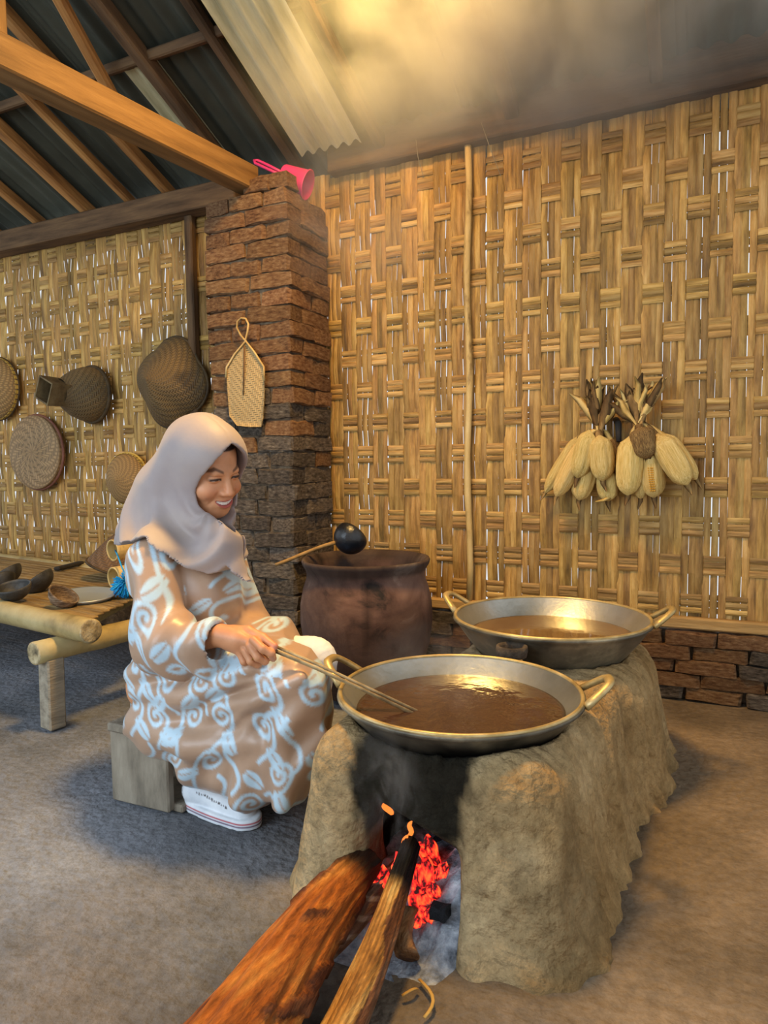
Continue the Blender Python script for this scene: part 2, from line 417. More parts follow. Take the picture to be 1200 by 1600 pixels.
# foot rail, head plate, posts of the wall
_rail = nmat('rail_wood', [rgb('#8a6a3c'), rgb('#b08a52'), rgb('#c5a26a')], scale=3, stretch=(1, 8, 8), rough=0.7, bump=0.3)
beam('trim_1', (XL, YW-0.028, ZR-0.012), (XR, YW-0.028, ZR+0.004), 0.034, 0.042, _rail, kind='structure', label='pale bamboo rail along the foot of the plaited wall')
# the wall joint pole and the dark post
_pole_pts = [(-0.886+0.006*math.sin(i*1.3), YW-0.028, ZR+(ZT-ZR+0.05)*i/12) for i in range(13)]
tube('trim_2', _pole_pts, [0.0125+0.0012*(i % 3 == 0) for i in range(13)], M_pole, seg=10, kind='structure', label='thin mottled bamboo pole covering the joint of the wall panels')
beam('trim_3', (-2.272, YW-0.03, 0.02), (-2.272, YW-0.03, ZT), 0.045, 0.04, M_wood_dk, up=(0, 1, 0), kind='structure', label='dark upright post beside the brick pillar')
beam('trim_4', (XL, YW-0.055, ZT+0.02), (-1.95, YW-0.055, ZT+0.02), 0.10, 0.105, M_wood_dk, kind='structure', label='long squared wall plate resting above the left wall')
beam('trim_5', (-1.5, YW-0.01, ZT+0.09), (XR+0.2, YW-0.01, ZT+0.09), 0.10, 0.15, M_wood_dk, kind='structure', label='dark sooty wall plate above the right wall')

# ---- brick plinth below the wall
M_brick = nmat('old_brick', [rgb('#4a3526'), rgb('#75543a'), rgb('#8c6c4c'), rgb('#a98b6b')], scale=7, rough=0.95, bump=0.8, fine=45, bdist=0.012, rand=0.22, hue=0.004, pos=[0.27, 0.42, 0.58, 0.76], spec=0.12, speck=0.3)
M_brick_dk = nmat('sooty_brick', [rgb('#2e2a26'), rgb('#5a5046'), rgb('#786c5e'), rgb('#b0a898')], scale=7, rough=0.95, bump=0.8, fine=45, bdist=0.012, rand=0.26, hue=0.004, pos=[0.27, 0.45, 0.62, 0.8], spec=0.12, speck=0.3)
M_mortar = nmat('mortar', [rgb('#3a3026'), rgb('#5e4e3c'), rgb('#80705a')], scale=20, rough=1.0, bump=0.7, fine=70, bdist=0.01)
M_mortar_dk = nmat('mortar_dark', [rgb('#2d2620'), rgb('#4a3f33'), rgb('#65584a')], scale=20, rough=1.0, bump=0.7, fine=70, bdist=0.01)
def brick_mesh(seed, mat):
    bm = bmesh.new(); bmesh.ops.create_cube(bm, size=1.0)
    bmesh.ops.subdivide_edges(bm, edges=[e for e in bm.edges if abs(e.verts[0].co.x-e.verts[1].co.x) > .5], cuts=2)
    rr = random.Random(seed)
    bmesh.ops.bevel(bm, geom=[e for e in bm.edges if len(e.link_faces) == 2 and e.calc_face_angle() > 0.5], offset=0.06, segments=1, affect='EDGES')
    for v in bm.verts: v.co += Vector((rr.uniform(-.03, .03), rr.uniform(-.04, .04), rr.uniform(-.085, .085)))
    return bm_mesh('brick', bm, mat)
BRK = [brick_mesh(i, M_brick) for i in range(8)]; BRKD = [brick_mesh(20+i, M_brick_dk) for i in range(8)]
plinth = empty('wall_base', (-1.8, YW, 0), kind='structure', label='low sooty brick plinth below the plaited wall')
_pl = put('mortar_bed', box_mesh('mortar_bed', XR-XL, 0.16, ZR-0.03, M_mortar, 0.01), ((XL+XR)/2, YW+0.055, (ZR-0.03)/2), parent=plinth)
ch = 0.0495
for c in range(5):
    x = -1.8+(c % 2)*0.09
    while x < XR-0.1:
        L = random.uniform(0.165, 0.2)
        put('brick', random.choice(BRKD+BRK), (x+L/2, YW-0.016+random.uniform(-.006, .006), 0.026+ch*c+random.uniform(-.002, .002)), (random.uniform(-.03, .03), random.uniform(-.02, .02), random.uniform(-.03, .03)), (L-0.003, 0.09, ch-0.002), parent=plinth)
        x += L+0.006

# ---- brick pillar
PXL, PXR, PYF, PYB, PZ = -1.915, -1.515, 2.335, 2.655, 1.945
pil = empty('brick_pillar', ((PXL+PXR)/2, (PYF+PYB)/2, 0), 'square pillar of old uneven bricks standing against the plaited wall', 'pillar')
put('mortar_core', box_mesh('mortar_core', PXR-PXL-0.026, PYB-PYF-0.02, PZ-0.01, M_mortar, 0.006), ((PXL+PXR)/2, (PYF+PYB)/2, (PZ-0.01)/2), parent=pil)
NC = 30; hc = PZ/NC
for c in range(NC):
    z = hc*(c+0.5); lean = 0.016*math.sin(c*0.35)+(0.02 if c > 22 else 0)*(c-22)/8
    xl, xr = PXL-lean-(0.035 if c > NC-4 else 0)*(c-NC+4)/3*0, PXR+0.006*math.sin(c*1.9)
    wid = xr-xl; lib = BRK if c > 17 else (BRKD if c < 13 else BRK+BRKD)
    def br(cx, cy, L, D, rz=0):
        put('brick', random.choice(lib), (cx, cy, z+random.uniform(-.003, .003)), (random.uniform(-.03, .03), random.uniform(-.035, .035), rz+random.uniform(-.03, .03)), (L-0.006, D+random.uniform(-.006, .010), hc-random.uniform(.002, .008)), parent=pil)
    dep = PYB-PYF
    if c % 2 == 0:
        a = random.uniform(.48, .56)
        br(xl+wid*a/2, PYF+0.05, wid*a, 0.1); br(xl+wid*(a+1)/2, PYF+0.05, wid*(1-a), 0.1)
        br(xr-0.05, PYF+0.1+(dep-0.1)*0.5, dep-0.1, 0.1, math.pi/2)
    else:
        a = random.uniform(.28, .36); b2 = random.uniform(.64, .74)
        br(xl+wid*a/2, PYF+0.05, wid*a, 0.1); br(xl+wid*(a+b2)/2, PYF+0.05, wid*(b2-a), 0.1)
        br(xr-wid*(1-b2)/2, PYF+0.09, 0.18, wid*(1-b2), math.pi/2)
        br(xr-0.05, PYF+0.18+(dep-0.18)/2, dep-0.18, 0.1, math.pi/2)
    br(xl+0.05, PYF+0.1+(dep-0.1)/2, dep-0.1, 0.1, math.pi/2)

for bx_, by_, bl_ in ((-1.66, PYF+0.05, 0.13), (-1.565, PYF+0.055, 0.10)):
    put('brick', random.choice(BRK), (bx_, by_, PZ+0.028), (0.02, 0.03, random.uniform(-.05, .05)), (bl_, 0.10, 0.055), parent=pil)
# ---- roof: corrugated sheets on purlins and rafters
SL = 0.44
def RZ(y): return ZT+0.10+SL*(YW-y)
roof = empty('ceiling', (-1.8, 1.0, RZ(1.0)), kind='structure', label='underside of the corrugated tin roof rising towards the viewer')
def sheet_mesh(w, y0, y1, mat, pitch=0.076, amp=0.011, rows=6):
    n = int(w/pitch)*8; V = []; F = []
    for j in range(rows+1):
        y = y0+(y1-y0)*j/rows
        for i in range(n+1):
            x = -w/2+w*i/n; V.append((x, y, SL*(0-y)+amp*math.cos(2*math.pi*x/pitch)))
    for j in range(rows):
        for i in range(n):
            a = j*(n+1)+i; F.append([a, a+1, a+n+2, a+n+1])
    me = bpy.data.meshes.new('roof_sheet'); me.from_pydata(V, [], F); me.materials.append(mat)
    me.polygons.foreach_set('use_smooth', [True]*len(me.polygons)); me.update(); return me
SX = [-4.82+0.72*i for i in range(9)]
_lo = sheet_mesh(0.80, -1.45, 0.22, M_tin); _hi = sheet_mesh(0.80, -2.75, -1.38, M_tin)
def front_slope():
    me = _hi.copy()
    for v in me.vertices: v.co.y = -v.co.y-2*2.75+0.0; v.co.z = v.co.z
    return me
for i, x in enumerate(SX):
    zb = RZ(YW)+0.02+0.006*(i % 2)
    put('roof_sheet', _lo, (x, YW, zb), parent=roof)
    if i not in (6,):                                   # sheet left off: unseen roof opening added for the light
        put('roof_sheet', _hi, (x, YW, zb+0.026), parent=roof)
    fr = put('roof_sheet', _lo, (x, YW-5.35, RZ(-0.05)-0.60), (0, 0, math.pi), parent=roof)
# pale, newer sheet hung under the others
put('pale_roof_sheet', sheet_mesh(0.285, -2.3, 0.0, M_tin_pale, 0.057, 0.011), (-1.452, 2.578, RZ(2.578)-0.052), parent=roof, label='pale newer corrugated sheet hung below the dark ones')
put('pale_roof_sheet', sheet_mesh(0.17, -0.5, 0.1, M_tin_pale, 0.057, 0.011), (-2.03, 2.60, RZ(2.60)-0.005), parent=roof)
for i, x in enumerate((-3.62, -3.27, -2.91, -2.62, -2.37, -1.99, -1.66, -1.25, -0.7, -0.2, 0.35)):
    r = 0.024+0.004*(i % 3)
    beam('rafter', (x, YW+0.08, RZ(YW+0.08)-0.03), (x+random.uniform(-.03, .03), -0.05, RZ(-0.05)-0.03), r*1.7, r*1.9, M_wood if i < 5 else M_wood_dk, roof, bevel=0.008)
for y in (2.09, 1.45, 0.8):
    beam('purlin', (XL, y, RZ(y)-0.014), (XR, y+0.02, RZ(y)-0.014), 0.05, 0.035, M_wood_dk, roof, up=(0, -SL, 1))
beam('rafter', (-2.19, 2.15, RZ(2.15)-0.10), (-2.00, 1.55, RZ(1.55)-0.08), 0.045, 0.04, M_wood, roof, bevel=0.01)
beam('trim_6', (-1.735+0.005, 2.40, 2.015), (-1.98, 0.0, 2.015), 0.088, 0.10, M_wood_or, kind='structure', label='heavy orange brown tie beam running from pillar top towards viewer')
beam('trim_7', (-1.845, 1.36, 2.06), (-1.845, 1.36, RZ(1.36)-0.02), 0.05, 0.06, M_wood_or, up=(0, 1, 0), kind='structure', label='short king post standing on the tie beam at the picture edge')

# ================================================================== STOVE, WOKS, POT, FIRE
WC1, WR1 = np.array([-0.478, 1.365, 0.375]), 0.25
WC2, WR2 = np.array([-0.411, 1.965, 0.415]), 0.268
M_clay = nmat('stove_clay', [rgb('#5f4d35'), rgb('#937c58'), rgb('#aa946f'), rgb('#c4af8a')], scale=6, rough=0.95, bump=1.0, fine=40, bdist=0.02, pos=[0.25, 0.42, 0.6, 0.8], detail=10, spec=0.12, vcol='Col', speck=0.32)
def rrect(X, Y, cx, cy, hx, hy, r):
    qx = np.abs(X-cx)-hx+r; qy = np.abs(Y-cy)-hy+r
    return np.minimum(np.maximum(qx, qy), 0)+np.sqrt(np.maximum(qx, 0)**2+np.maximum(qy, 0)**2)-r
def stove_fn(X, Y, Z):
    tp = Z/0.33
    a = rrect(X, Y, -0.465-0.012*tp, 1.375, 0.31, 0.318, 0.15)+0.066*tp+0.004*np.sin(X*40+Y*55)*np.sin(Y*38)*(1-tp)
    a = smax(a, Z-0.338, 0.085)
    b = rrect(X, Y, -0.402, 1.99, 0.312, 0.33, 0.21)+0.065*tp
    b = smax(b, Z-0.322, 0.085)
    w = smax(rrect(X, Y, -0.43, 1.69, 0.285, 0.28, 0.1)+0.062*tp, Z-0.318, 0.07)
    d = smin(smin(a, b, 0.03), w, 0.03)
    # raised ring of clay lumps under the front wok, broken in places
    q = np.sqrt((X-WC1[0])**2+(Y-WC1[1])**2); th = np.arctan2(Y-WC1[1], X-WC1[0])
    lump = np.sqrt((q-0.213)**2+((Z-0.303)*1.0)**2)-(0.021+0.006*np.sin(th*9+1)+0.004*np.sin(th*17))
    lump = np.where(np.abs(((th+math.pi)*3.5/math.pi) % 1-0.5) > 0.47, lump+0.02, lump)
    d = smin(d, lump, 0.012)
    q2 = np.sqrt((X-WC2[0])**2+(Y-WC2[1])**2)
    d = smin(d, np.sqrt((q2-0.215)**2+(Z-0.290)**2)-0.02, 0.02)
    d = smin(d, np.sqrt((X+0.445)**2+(Y-1.668)**2+((Z-0.325)*0.8)**2)-0.040, 0.02)    # vent mound between the woks
    # streaks drawn by wet hands down the flank, lumps, cracks
    side = np.clip((X+0.42)/0.15, 0, 1)
    d = d+0.0062*side*np.sin(Y*120+3*np.sin(Z*14)+2*np.sin(Y*31))*np.clip(1-(Z-0.30)/0.05, 0, 1)*np.sin(Y*23+1)
    d = d-0.0035*fbm(X, Y, Z, 24, 3)
    for (cy, cz, ph, ax) in ((0.0, 0.185, 0.3, 0), (0.0, 0.10, 2.0, 0), (1.45, 0.0, 1.0, 1)):
        ln = (Z-cz-0.012*np.sin(X*38+ph)-0.006*np.sin(X*110)) if ax == 0 else (Y-cy-0.02*np.sin(Z*30+ph))
        reg = np.clip((X+0.40)/0.02, 0, 1)*np.clip((-0.24-X)/0.03, 0, 1)*(Y < 1.2) if ax == 0 else np.clip((X+0.3)/0.05, 0, 1)*np.clip((Z-0.05)/0.05, 0, 1)
        d = d+0.006*reg*np.exp(-(ln/0.004)**2)
    foot = np.clip(1-Z/0.05, 0, 1); d = d-0.010*foot*(1+np.sin(X*60)*np.sin(Y*47))
    # fire mouth, recessed lintel, chamber, seats of the woks
    xm = -0.487
    mouth = np.maximum(np.maximum(np.abs(X-xm)-0.093+0.25*np.maximum(Z-0.15, 0), Z-0.218+0.35*(X-xm+0.05)), Y-1.75)
    d = smax(d, -mouth, 0.018)
    rec = np.maximum(np.maximum(np.abs(X-xm)-0.100, Z-0.292), Y-1.105-0.16*np.maximum(Z-0.2, 0))
    d = smax(d, -rec, 0.03)
    d = smax(d, -sd_ell(X, Y, Z, (WC1[0], WC1[1], 0.12), (0.17, 0.2, 0.17)), 0.02)
    d = smax(d, -np.maximum(q-0.188, 0.18-Z), 0.01)
    d = smax(d, -sd_ell(X, Y, Z, (WC2[0], WC2[1], 0.14), (0.19, 0.19, 0.18)), 0.02)
    d = smax(d, -np.maximum(q2-0.195, 0.2-Z), 0.01)
    for (c, R, D, qq) in ((WC1, WR1, 0.135, q), (WC2, WR2, 0.175, q2)):       # the clay is moulded to the wok
        zs = c[2]-D*(1-np.minimum(qq/R, 1.05)**2.5)-0.015
        d = np.maximum(d, -np.maximum((zs-Z)*0.75, qq-R-0.012))
    return d
def stove():
    V, F = snets(stove_fn, (-0.85, 0.98, -0.02), (-0.02, 2.40, 0.43), 0.0075)
    o = mk('clay_stove', V, F, M_clay, label='long rounded clay stove with a fire mouth and two wok seats', cat='stove')
    x, y, z = V.T; n = 0.03*fbm(x, y, z, 30, 4)
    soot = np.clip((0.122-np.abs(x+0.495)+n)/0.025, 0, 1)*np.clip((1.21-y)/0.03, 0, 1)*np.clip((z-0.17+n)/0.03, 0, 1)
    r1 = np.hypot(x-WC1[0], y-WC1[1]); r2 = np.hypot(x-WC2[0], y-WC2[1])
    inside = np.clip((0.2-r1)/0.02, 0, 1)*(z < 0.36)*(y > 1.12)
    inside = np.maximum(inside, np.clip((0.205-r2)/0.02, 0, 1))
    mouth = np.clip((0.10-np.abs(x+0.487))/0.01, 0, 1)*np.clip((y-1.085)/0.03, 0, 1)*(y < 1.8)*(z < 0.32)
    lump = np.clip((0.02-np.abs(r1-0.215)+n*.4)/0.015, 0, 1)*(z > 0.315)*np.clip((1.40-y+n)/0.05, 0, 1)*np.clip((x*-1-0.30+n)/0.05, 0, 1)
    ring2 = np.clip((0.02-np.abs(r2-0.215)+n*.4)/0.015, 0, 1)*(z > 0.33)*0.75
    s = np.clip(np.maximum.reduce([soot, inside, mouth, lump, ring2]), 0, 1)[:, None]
    warm = np.clip((x+0.36)/0.2, 0, 1)[:, None]  # right flank: browner wet clay, with some warm light painted in
    col = np.array([1, 1, 1.0])*(1-warm)+np.array([1.0, 0.88, 0.72])*warm
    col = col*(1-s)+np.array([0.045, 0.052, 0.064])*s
    damp = np.clip((fbm(x, y, z, 9, 3, 2.0)-0.35)/0.4, 0, 1)[:, None]*(1-s)
    col = col*(1-0.35*damp)
    vcolor(o, col)
    return o
STOVE = stove()
_vent = lathe('vent_ring', [(0.026, 0.0), (0.037, 0.0), (0.040, 0.014), (0.039, 0.026), (0.034, 0.028), (0.029, 0.02), (0.026, 0.0)], M_mortar_dk, Matrix.Translation((-0.445, 1.668, 0.372)), STOVE, 24, label='small round clay vent between the woks')

# ---- woks
M_alu = nmat('cast_aluminium', [rgb('#98988f'), rgb('#bcbcb5'), rgb('#d6d6d2')], scale=4, rough=0.33, bump=0.25, fine=90, bdist=0.002, metallic=0.9, spec=0.5)
def mat_wok_out():
    m = nmat('wok_outside', [rgb('#2c2a26'), rgb('#5f594b'), rgb('#a49a80')], scale=5, rough=0.5, bump=0.3, fine=60, bdist=0.003, metallic=0.55, vcol='Col'); return m
M_wokout = mat_wok_out()
def wok(c, R, D, lab, angs, sooty):
    w = empty('wok', (c[0], c[1], c[2]-D), lab, 'wok')
    p = lambda r: -D*(1-(r/R)**2.5)
    prof = [(r, p(r)) for r in np.linspace(0.0001, R, 22)]
    th = 0.007
    out = [(R, 0.0), (R+0.010, 0.001), (R+0.011, -0.006), (R+0.003, -0.011)]+[(r+0.004*r/R, p(r)-th-0.002) for r in np.linspace(R*0.97, 0.0001, 20)]
    T = Matrix.Translation(Vector(c))
    lathe('inner_bowl', prof, M_alu, T, w, 72)
    o = lathe('outer_bowl', out, M_wokout, T, w, 72)
    co = np.array([v.co for v in o.data.vertices]); rr = np.hypot(co[:, 0]-c[0], co[:, 1]-c[1]); z = co[:, 2]-c[2]
    n = 0.02*fbm(co[:, 0], co[:, 1], co[:, 2], 30, 3)
    k = np.clip((-z-sooty+n)/0.03, 0, 1)[:, None]
    vcolor(o, np.array([2.0, 2.0, 2.0])*(1-k)*0.75+np.array([0.07, 0.07, 0.08])*k)
    # bright rolled rim
    path = [(c[0]+(R+0.004)*math.cos(t), c[1]+(R+0.004)*math.sin(t), c[2]+0.001) for t in np.linspace(0, 2*math.pi, 97)]
    tube('rim', path, 0.005, M_rim, w, 6, False)
    for a in angs:
        pts = []; nx = math.cos(a); ny = math.sin(a); tx, ty = -ny, nx
        for s in np.linspace(-1, 1, 17):
            t = s*1.0; wv = 0.058*math.copysign(abs(s)**0.8, s); e = (1-abs(s)**3.2)
            rr2 = R+0.004+0.052*e; zz = -0.004+0.040*e
            pts.append((c[0]+nx*rr2+tx*wv*(1-0.25*e), c[1]+ny*rr2+ty*wv*(1-0.25*e), c[2]+zz))
        tube('handle', pts, [0.0105]*17, M_rim, w, 8, True, 0.7)
    return w
M_rim = nmat('rim_aluminium', [rgb('#8c7448'), rgb('#b29a66'), rgb('#d0bb8c')], scale=14, rough=0.42, bump=0.2, fine=120, bdist=0.002, metallic=0.45)
def angof(px, py, c): 
    g = G(px, py, c[2]); return math.atan2(g[1]-c[1], g[0]-c[0])
wok(WC1, WR1, 0.135, 'cast aluminium wok of dark brown syrup over the fire mouth', [angof(556, 1058, WC1), angof(903, 1087, WC1)], 0.014)
wok(WC2, WR2, 0.175, 'pale aluminium wok of light brown liquid nearer the plaited wall', [angof(722, 948, WC2), angof(1012, 970, WC2)], 0.10)
def mat_liquid(name, c, rough, wave):
    m, nt, b = _new(name); N = nt.nodes; L = nt.links
    b.inputs['Roughness'].default_value = rough; b.inputs['Specular IOR Level'].default_value = 0.6
    tc = N.new('ShaderNodeTexCoord'); n = N.new('ShaderNodeTexNoise'); n.inputs['Scale'].default_value = 9; n.inputs['Detail'].default_value = 5; n.inputs['Distortion'].default_value = 0.6
    L.new(tc.outputs['Object'], n.inputs['Vector'])
    mx = N.new('ShaderNodeMix'); mx.data_type = 'RGBA'; L.new(n.outputs['Fac'], mx.inputs['Factor']); mx.inputs['A'].default_value = c[0]; mx.inputs['B'].default_value = c[1]
    L.new(mx.outputs['Result'], b.inputs['Base Color'])
    n2 = N.new('ShaderNodeTexNoise'); n2.inputs['Scale'].default_value = 26; n2.inputs['Detail'].default_value = 3; L.new(tc.outputs['Object'], n2.inputs['Vector'])
    bp = N.new('ShaderNodeBump'); bp.inputs['Strength'].default_value = wave; bp.inputs['Distance'].default_value = 0.01
    L.new(n2.outputs['Fac'], bp.inputs['Height']); L.new(bp.outputs[0], b.inputs['Normal']); return m
def liquid(name, c, R, D, dz, mat, lab, amp):
    rl = R*(1-dz/D)**(1/2.5)-0.001
    seg, rings = 72, 26; V = [(c[0], c[1], c[2]-dz)]; F = []
    for i in range(1, rings+1):
        r = rl*i/rings
        for j in range(seg):
            t = 2*math.pi*j/seg; x = r*math.cos(t); y = r*math.sin(t)
            V.append((c[0]+x, c[1]+y, c[2]-dz+amp*math.sin(r*130-3*math.exp(-r*9))*math.exp(-((x+.02)**2+(y+.0)**2)*70)*(1-(i/rings)**4)))
    for j in range(seg): F.append([0, 1+j, 1+(j+1) % seg])
    for i in range(rings-1):
        for j in range(seg):
            a = 1+i*seg; k = (j+1) % seg; F.append([a+j, a+seg+j, a+seg+k, a+k])
    # a shallow closed body under the surface
    base = len(V)
    for j in range(seg):
        t = 2*math.pi*j/seg; V.append((c[0]+rl*0.9*math.cos(t), c[1]+rl*0.9*math.sin(t), c[2]-dz-0.012))
    a = 1+(rings-1)*seg
    for j in range(seg):
        k = (j+1) % seg; F.append([a+j, base+j, base+k, a+k])
    F.append([base+j for j in range(seg)][::-1])
    mk(name, V, F, mat, label=lab, cat='syrup')
liquid('palm_sugar_syrup', WC1, WR1, 0.135, 0.036, mat_liquid('syrup_dark', (rgb('#2f1d14'), rgb('#4a3023')), 0.10, 0.30), 'dark brown simmering palm syrup in the front wok', 0.0)
liquid('palm_sap', WC2, WR2, 0.175, 0.050, mat_liquid('sap_light', (rgb('#5c4224'), rgb('#73562f')), 0.08, 0.05), 'light brown palm sap in the wok by the wall', 0.0)

# ---- big clay pot
M_terra = nmat('old_terracotta', [rgb('#26211f'), rgb('#553f37'), rgb('#6b5348'), rgb('#9a8578')], scale=6, rough=0.8, bump=0.4, fine=40, bdist=0.006, pos=[0.30, 0.40, 0.58, 0.72], detail=9, distort=0.8, spec=0.25, vcol='Col')
pc = W(571, 872, 2.255)
def pot():
    R = 0.237; Z = pc[2]
    prof = [(0.0001, 0.005), (0.14, 0.0), (0.17, 0.012), (0.205, 0.09), (0.234, 0.18), (0.245, 0.26), (0.243, 0.32), (0.232, 0.37), (0.221, 0.40), (0.219, 0.42), (0.224, 0.435), (0.235, 0.452), (0.238, 0.462), (0.234, 0.47), (0.226, 0.468), (0.214, 0.448), (0.207, 0.42), (0.215, 0.38), (0.23, 0.30), (0.228, 0.2), (0.19, 0.09), (0.1, 0.03), (0.0001, 0.028)]
    k = Z/0.467
    T = Matrix.Translation((pc[0], pc[1], 0))
    o = lathe('clay_pot', [(r, z*k) for r, z in prof], M_terra, T, None, 64, wob=lambda q, r, z: 1+0.008*math.sin(3*q+1)+0.004*math.sin(7*q+z*20), label='large wide bellied terracotta pot with a dark rim beside the pillar', cat='pot')
    co = np.array([v.co for v in o.data.vertices]); x, y, z = co.T; n = fbm(x, y, z, 14, 4)
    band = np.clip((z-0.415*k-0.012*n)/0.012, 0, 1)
    low = np.clip((0.17+0.05*n-z)/0.08, 0, 1)  # shade painted into the lower part of the pot
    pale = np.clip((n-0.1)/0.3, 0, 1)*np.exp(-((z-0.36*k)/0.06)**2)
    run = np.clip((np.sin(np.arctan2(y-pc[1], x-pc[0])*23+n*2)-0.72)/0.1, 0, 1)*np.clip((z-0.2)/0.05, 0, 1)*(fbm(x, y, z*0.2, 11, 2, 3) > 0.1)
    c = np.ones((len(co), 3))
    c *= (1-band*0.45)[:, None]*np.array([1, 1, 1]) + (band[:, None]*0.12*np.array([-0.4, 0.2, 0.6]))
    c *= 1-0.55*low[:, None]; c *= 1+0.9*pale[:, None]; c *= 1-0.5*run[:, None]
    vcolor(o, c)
pot()
# ---- coconut ladle lying across the pot
M_coco = nmat('coconut_black', [rgb('#0e0f12'), rgb('#1d2026'), rgb('#2b3038')], scale=12, rough=0.32, bump=0.25, spec=0.6)
M_stick = nmat('stick_wood', [rgb('#5f4426'), rgb('#92703f'), rgb('#ad8a55')], scale=6, stretch=(2, 2, 2), rough=0.65, bump=0.2)
def ladle():
    c = W(548, 840, 2.32); e = W(430, 881, 2.13)
    t = empty('coconut_ladle', (c[0], c[1], c[2]-0.06), 'black coconut shell ladle with a thin wooden handle on the clay pot', 'ladle')
    M = frame(c, (0.25, 0.75, 0.62))
    pr = [(0.0001, -0.062)]+[(0.066*math.sin(a), -0.064*math.cos(a)) for a in np.linspace(0.15, 1.85, 14)]+[(0.060*math.sin(a), -0.058*math.cos(a)) for a in np.linspace(1.85, 0.05, 12)]
    lathe('bowl', pr, M_coco, M, t, 40)
    d = (e-c)/np.linalg.norm(e-c)
    pts = [c+d*0.045+(e-c-d*0.045)*s+np.array([0, 0, 0.004*math.sin(s*5)]) for s in np.linspace(0, 1, 9)]
    tube('handle', pts, [0.009, 0.008, 0.0075, 0.007, 0.007, 0.007, 0.007, 0.0068, 0.006], M_stick, t, 8)
ladle()

# ---- fire wood, embers, ash
M_logc = nmat('split_log', [rgb('#8c6b4c'), rgb('#d6b591'), rgb('#ffffff')], scale=7, stretch=(5, 1.2, 5), rough=0.7, bump=0.6, fine=30, bdist=0.01, vcol='Col', detail=9, speck=0.35)
def log(name, A, B, ra, rb, lab, colf, seed, seg=56, rings=110, lump=0.13, bark=None):
    A, B = np.asarray(A, float), np.asarray(B, float); ax = (B-A)/np.linalg.norm(B-A); L = np.linalg.norm(B-A)
    u = np.cross(ax, (0, 0, 1)); u /= np.linalg.norm(u); v = np.cross(u, ax)
    V = []; C = []; rs = np.random.RandomState(seed); ph = rs.rand(8)*6
    for i in range(rings+1):
        s = i/rings; r0 = ra+(rb-ra)*s
        for j in range(seg):
            q = 2*math.pi*j/seg; l = s*L
            n = 0.5*math.sin(2*q+ph[0]+2*l)+0.35*math.sin(3*q+ph[1]-3*l)+0.3*math.sin(5*q+ph[2]+6*l)+0.26*math.sin(11*q+ph[3]+3*math.sin(l*9))+0.22*math.sin(17*q+ph[4]+3*math.sin(l*7))+0.12*math.sin(l*31+4*q)*math.sin(l*13+ph[5])
            r = r0*(1+lump*n)
            if bark: r *= 1+0.11*max(0, min(1, (bark(q, s, n)-0.15)*6))
            bend = 0.012*math.sin(s*3.3+ph[6])
            V.append(A+(B-A)*s+u*(r*math.cos(q)+bend)+v*r*math.sin(q)); C.append(colf(q, s, n, rs))
    F = []
    for i in range(rings):
        for j in range(seg):
            k = (j+1) % seg; F.append([i*seg+j, (i+1)*seg+j, (i+1)*seg+k, i*seg+k])
    F.append([j for j in range(seg)]); F.append([rings*seg+j for j in range(seg)][::-1])
    o = mk(name, V, [f[::-1] for f in F], M_logc, label=lab, cat='firewood')
    vcolor(o, C); return o
def bark1(q, s, n): return math.sin(q*1.0+2.2+1.5*s)+0.5*math.sin(5*q+9*s)+0.4*n+0.35*math.sin(s*17+q*3)+0.3*math.sin(s*43+q*7)
def c_log1(q, s, n, rs):
    bark = bark1(q, s, n)
    wood = np.array([0.50, 0.20, 0.035])*(1+0.25*math.sin(q*21+3*math.sin(s*8)))
    pale = np.array([0.62, 0.42, 0.14]); bk = np.array([0.14, 0.055, 0.022])*(1+0.4*math.sin(q*13+s*40))
    c = wood if bark < 0.25 else bk
    if 0.0 < bark < 0.25: c = 0.5*wood+0.5*bk
    if q > 4.2 and q < 5.6 and s > 0.4: c = pale
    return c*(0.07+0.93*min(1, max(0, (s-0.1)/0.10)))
lg1a = W(574, 1350, 1.13); lg1b = G(315, 1690, 0.068)
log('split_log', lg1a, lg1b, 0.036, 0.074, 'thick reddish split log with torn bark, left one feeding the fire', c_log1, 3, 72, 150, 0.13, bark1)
def c_log2(q, s, n, rs):
    top = math.sin(q+0.6)
    if top > 0.25+0.35*math.sin(s*9+q*2): c = np.array([0.72, 0.47, 0.15])*(0.8+0.3*math.sin(q*19+s*5))
    else: c = np.array([0.20, 0.10, 0.05])*(1+0.3*math.sin(q*17))
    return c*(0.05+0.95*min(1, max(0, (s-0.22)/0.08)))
lg2a = W(648, 1318, 1.17); lg2b = G(494, 1680, 0.03)
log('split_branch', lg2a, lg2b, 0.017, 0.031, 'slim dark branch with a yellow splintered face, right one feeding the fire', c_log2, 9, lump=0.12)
# a slab of bark between the two
def c_log3(q, s, n, rs):
    return np.array([0.22, 0.13, 0.09])*(1+0.5*n) if math.sin(q*3+s*30) < 0.6 else np.array([0.42, 0.36, 0.32])
log('charred_branch', np.array([-0.52, 1.17, 0.075]), G(492, 1478, 0.022), 0.016, 0.024, 'short charred ashy branch lying between the log and the splintered branch', c_log3, 21, 32, 50, 0.2)
log('branch_stub', G(640, 1425, 0.05), G(634, 1492, 0.022), 0.018, 0.020, 'short cut branch stub standing out of the ashes', lambda q, s, n, rs: np.array([0.30, 0.19, 0.10])*(1+0.3*n), 33, 20, 16, 0.08)
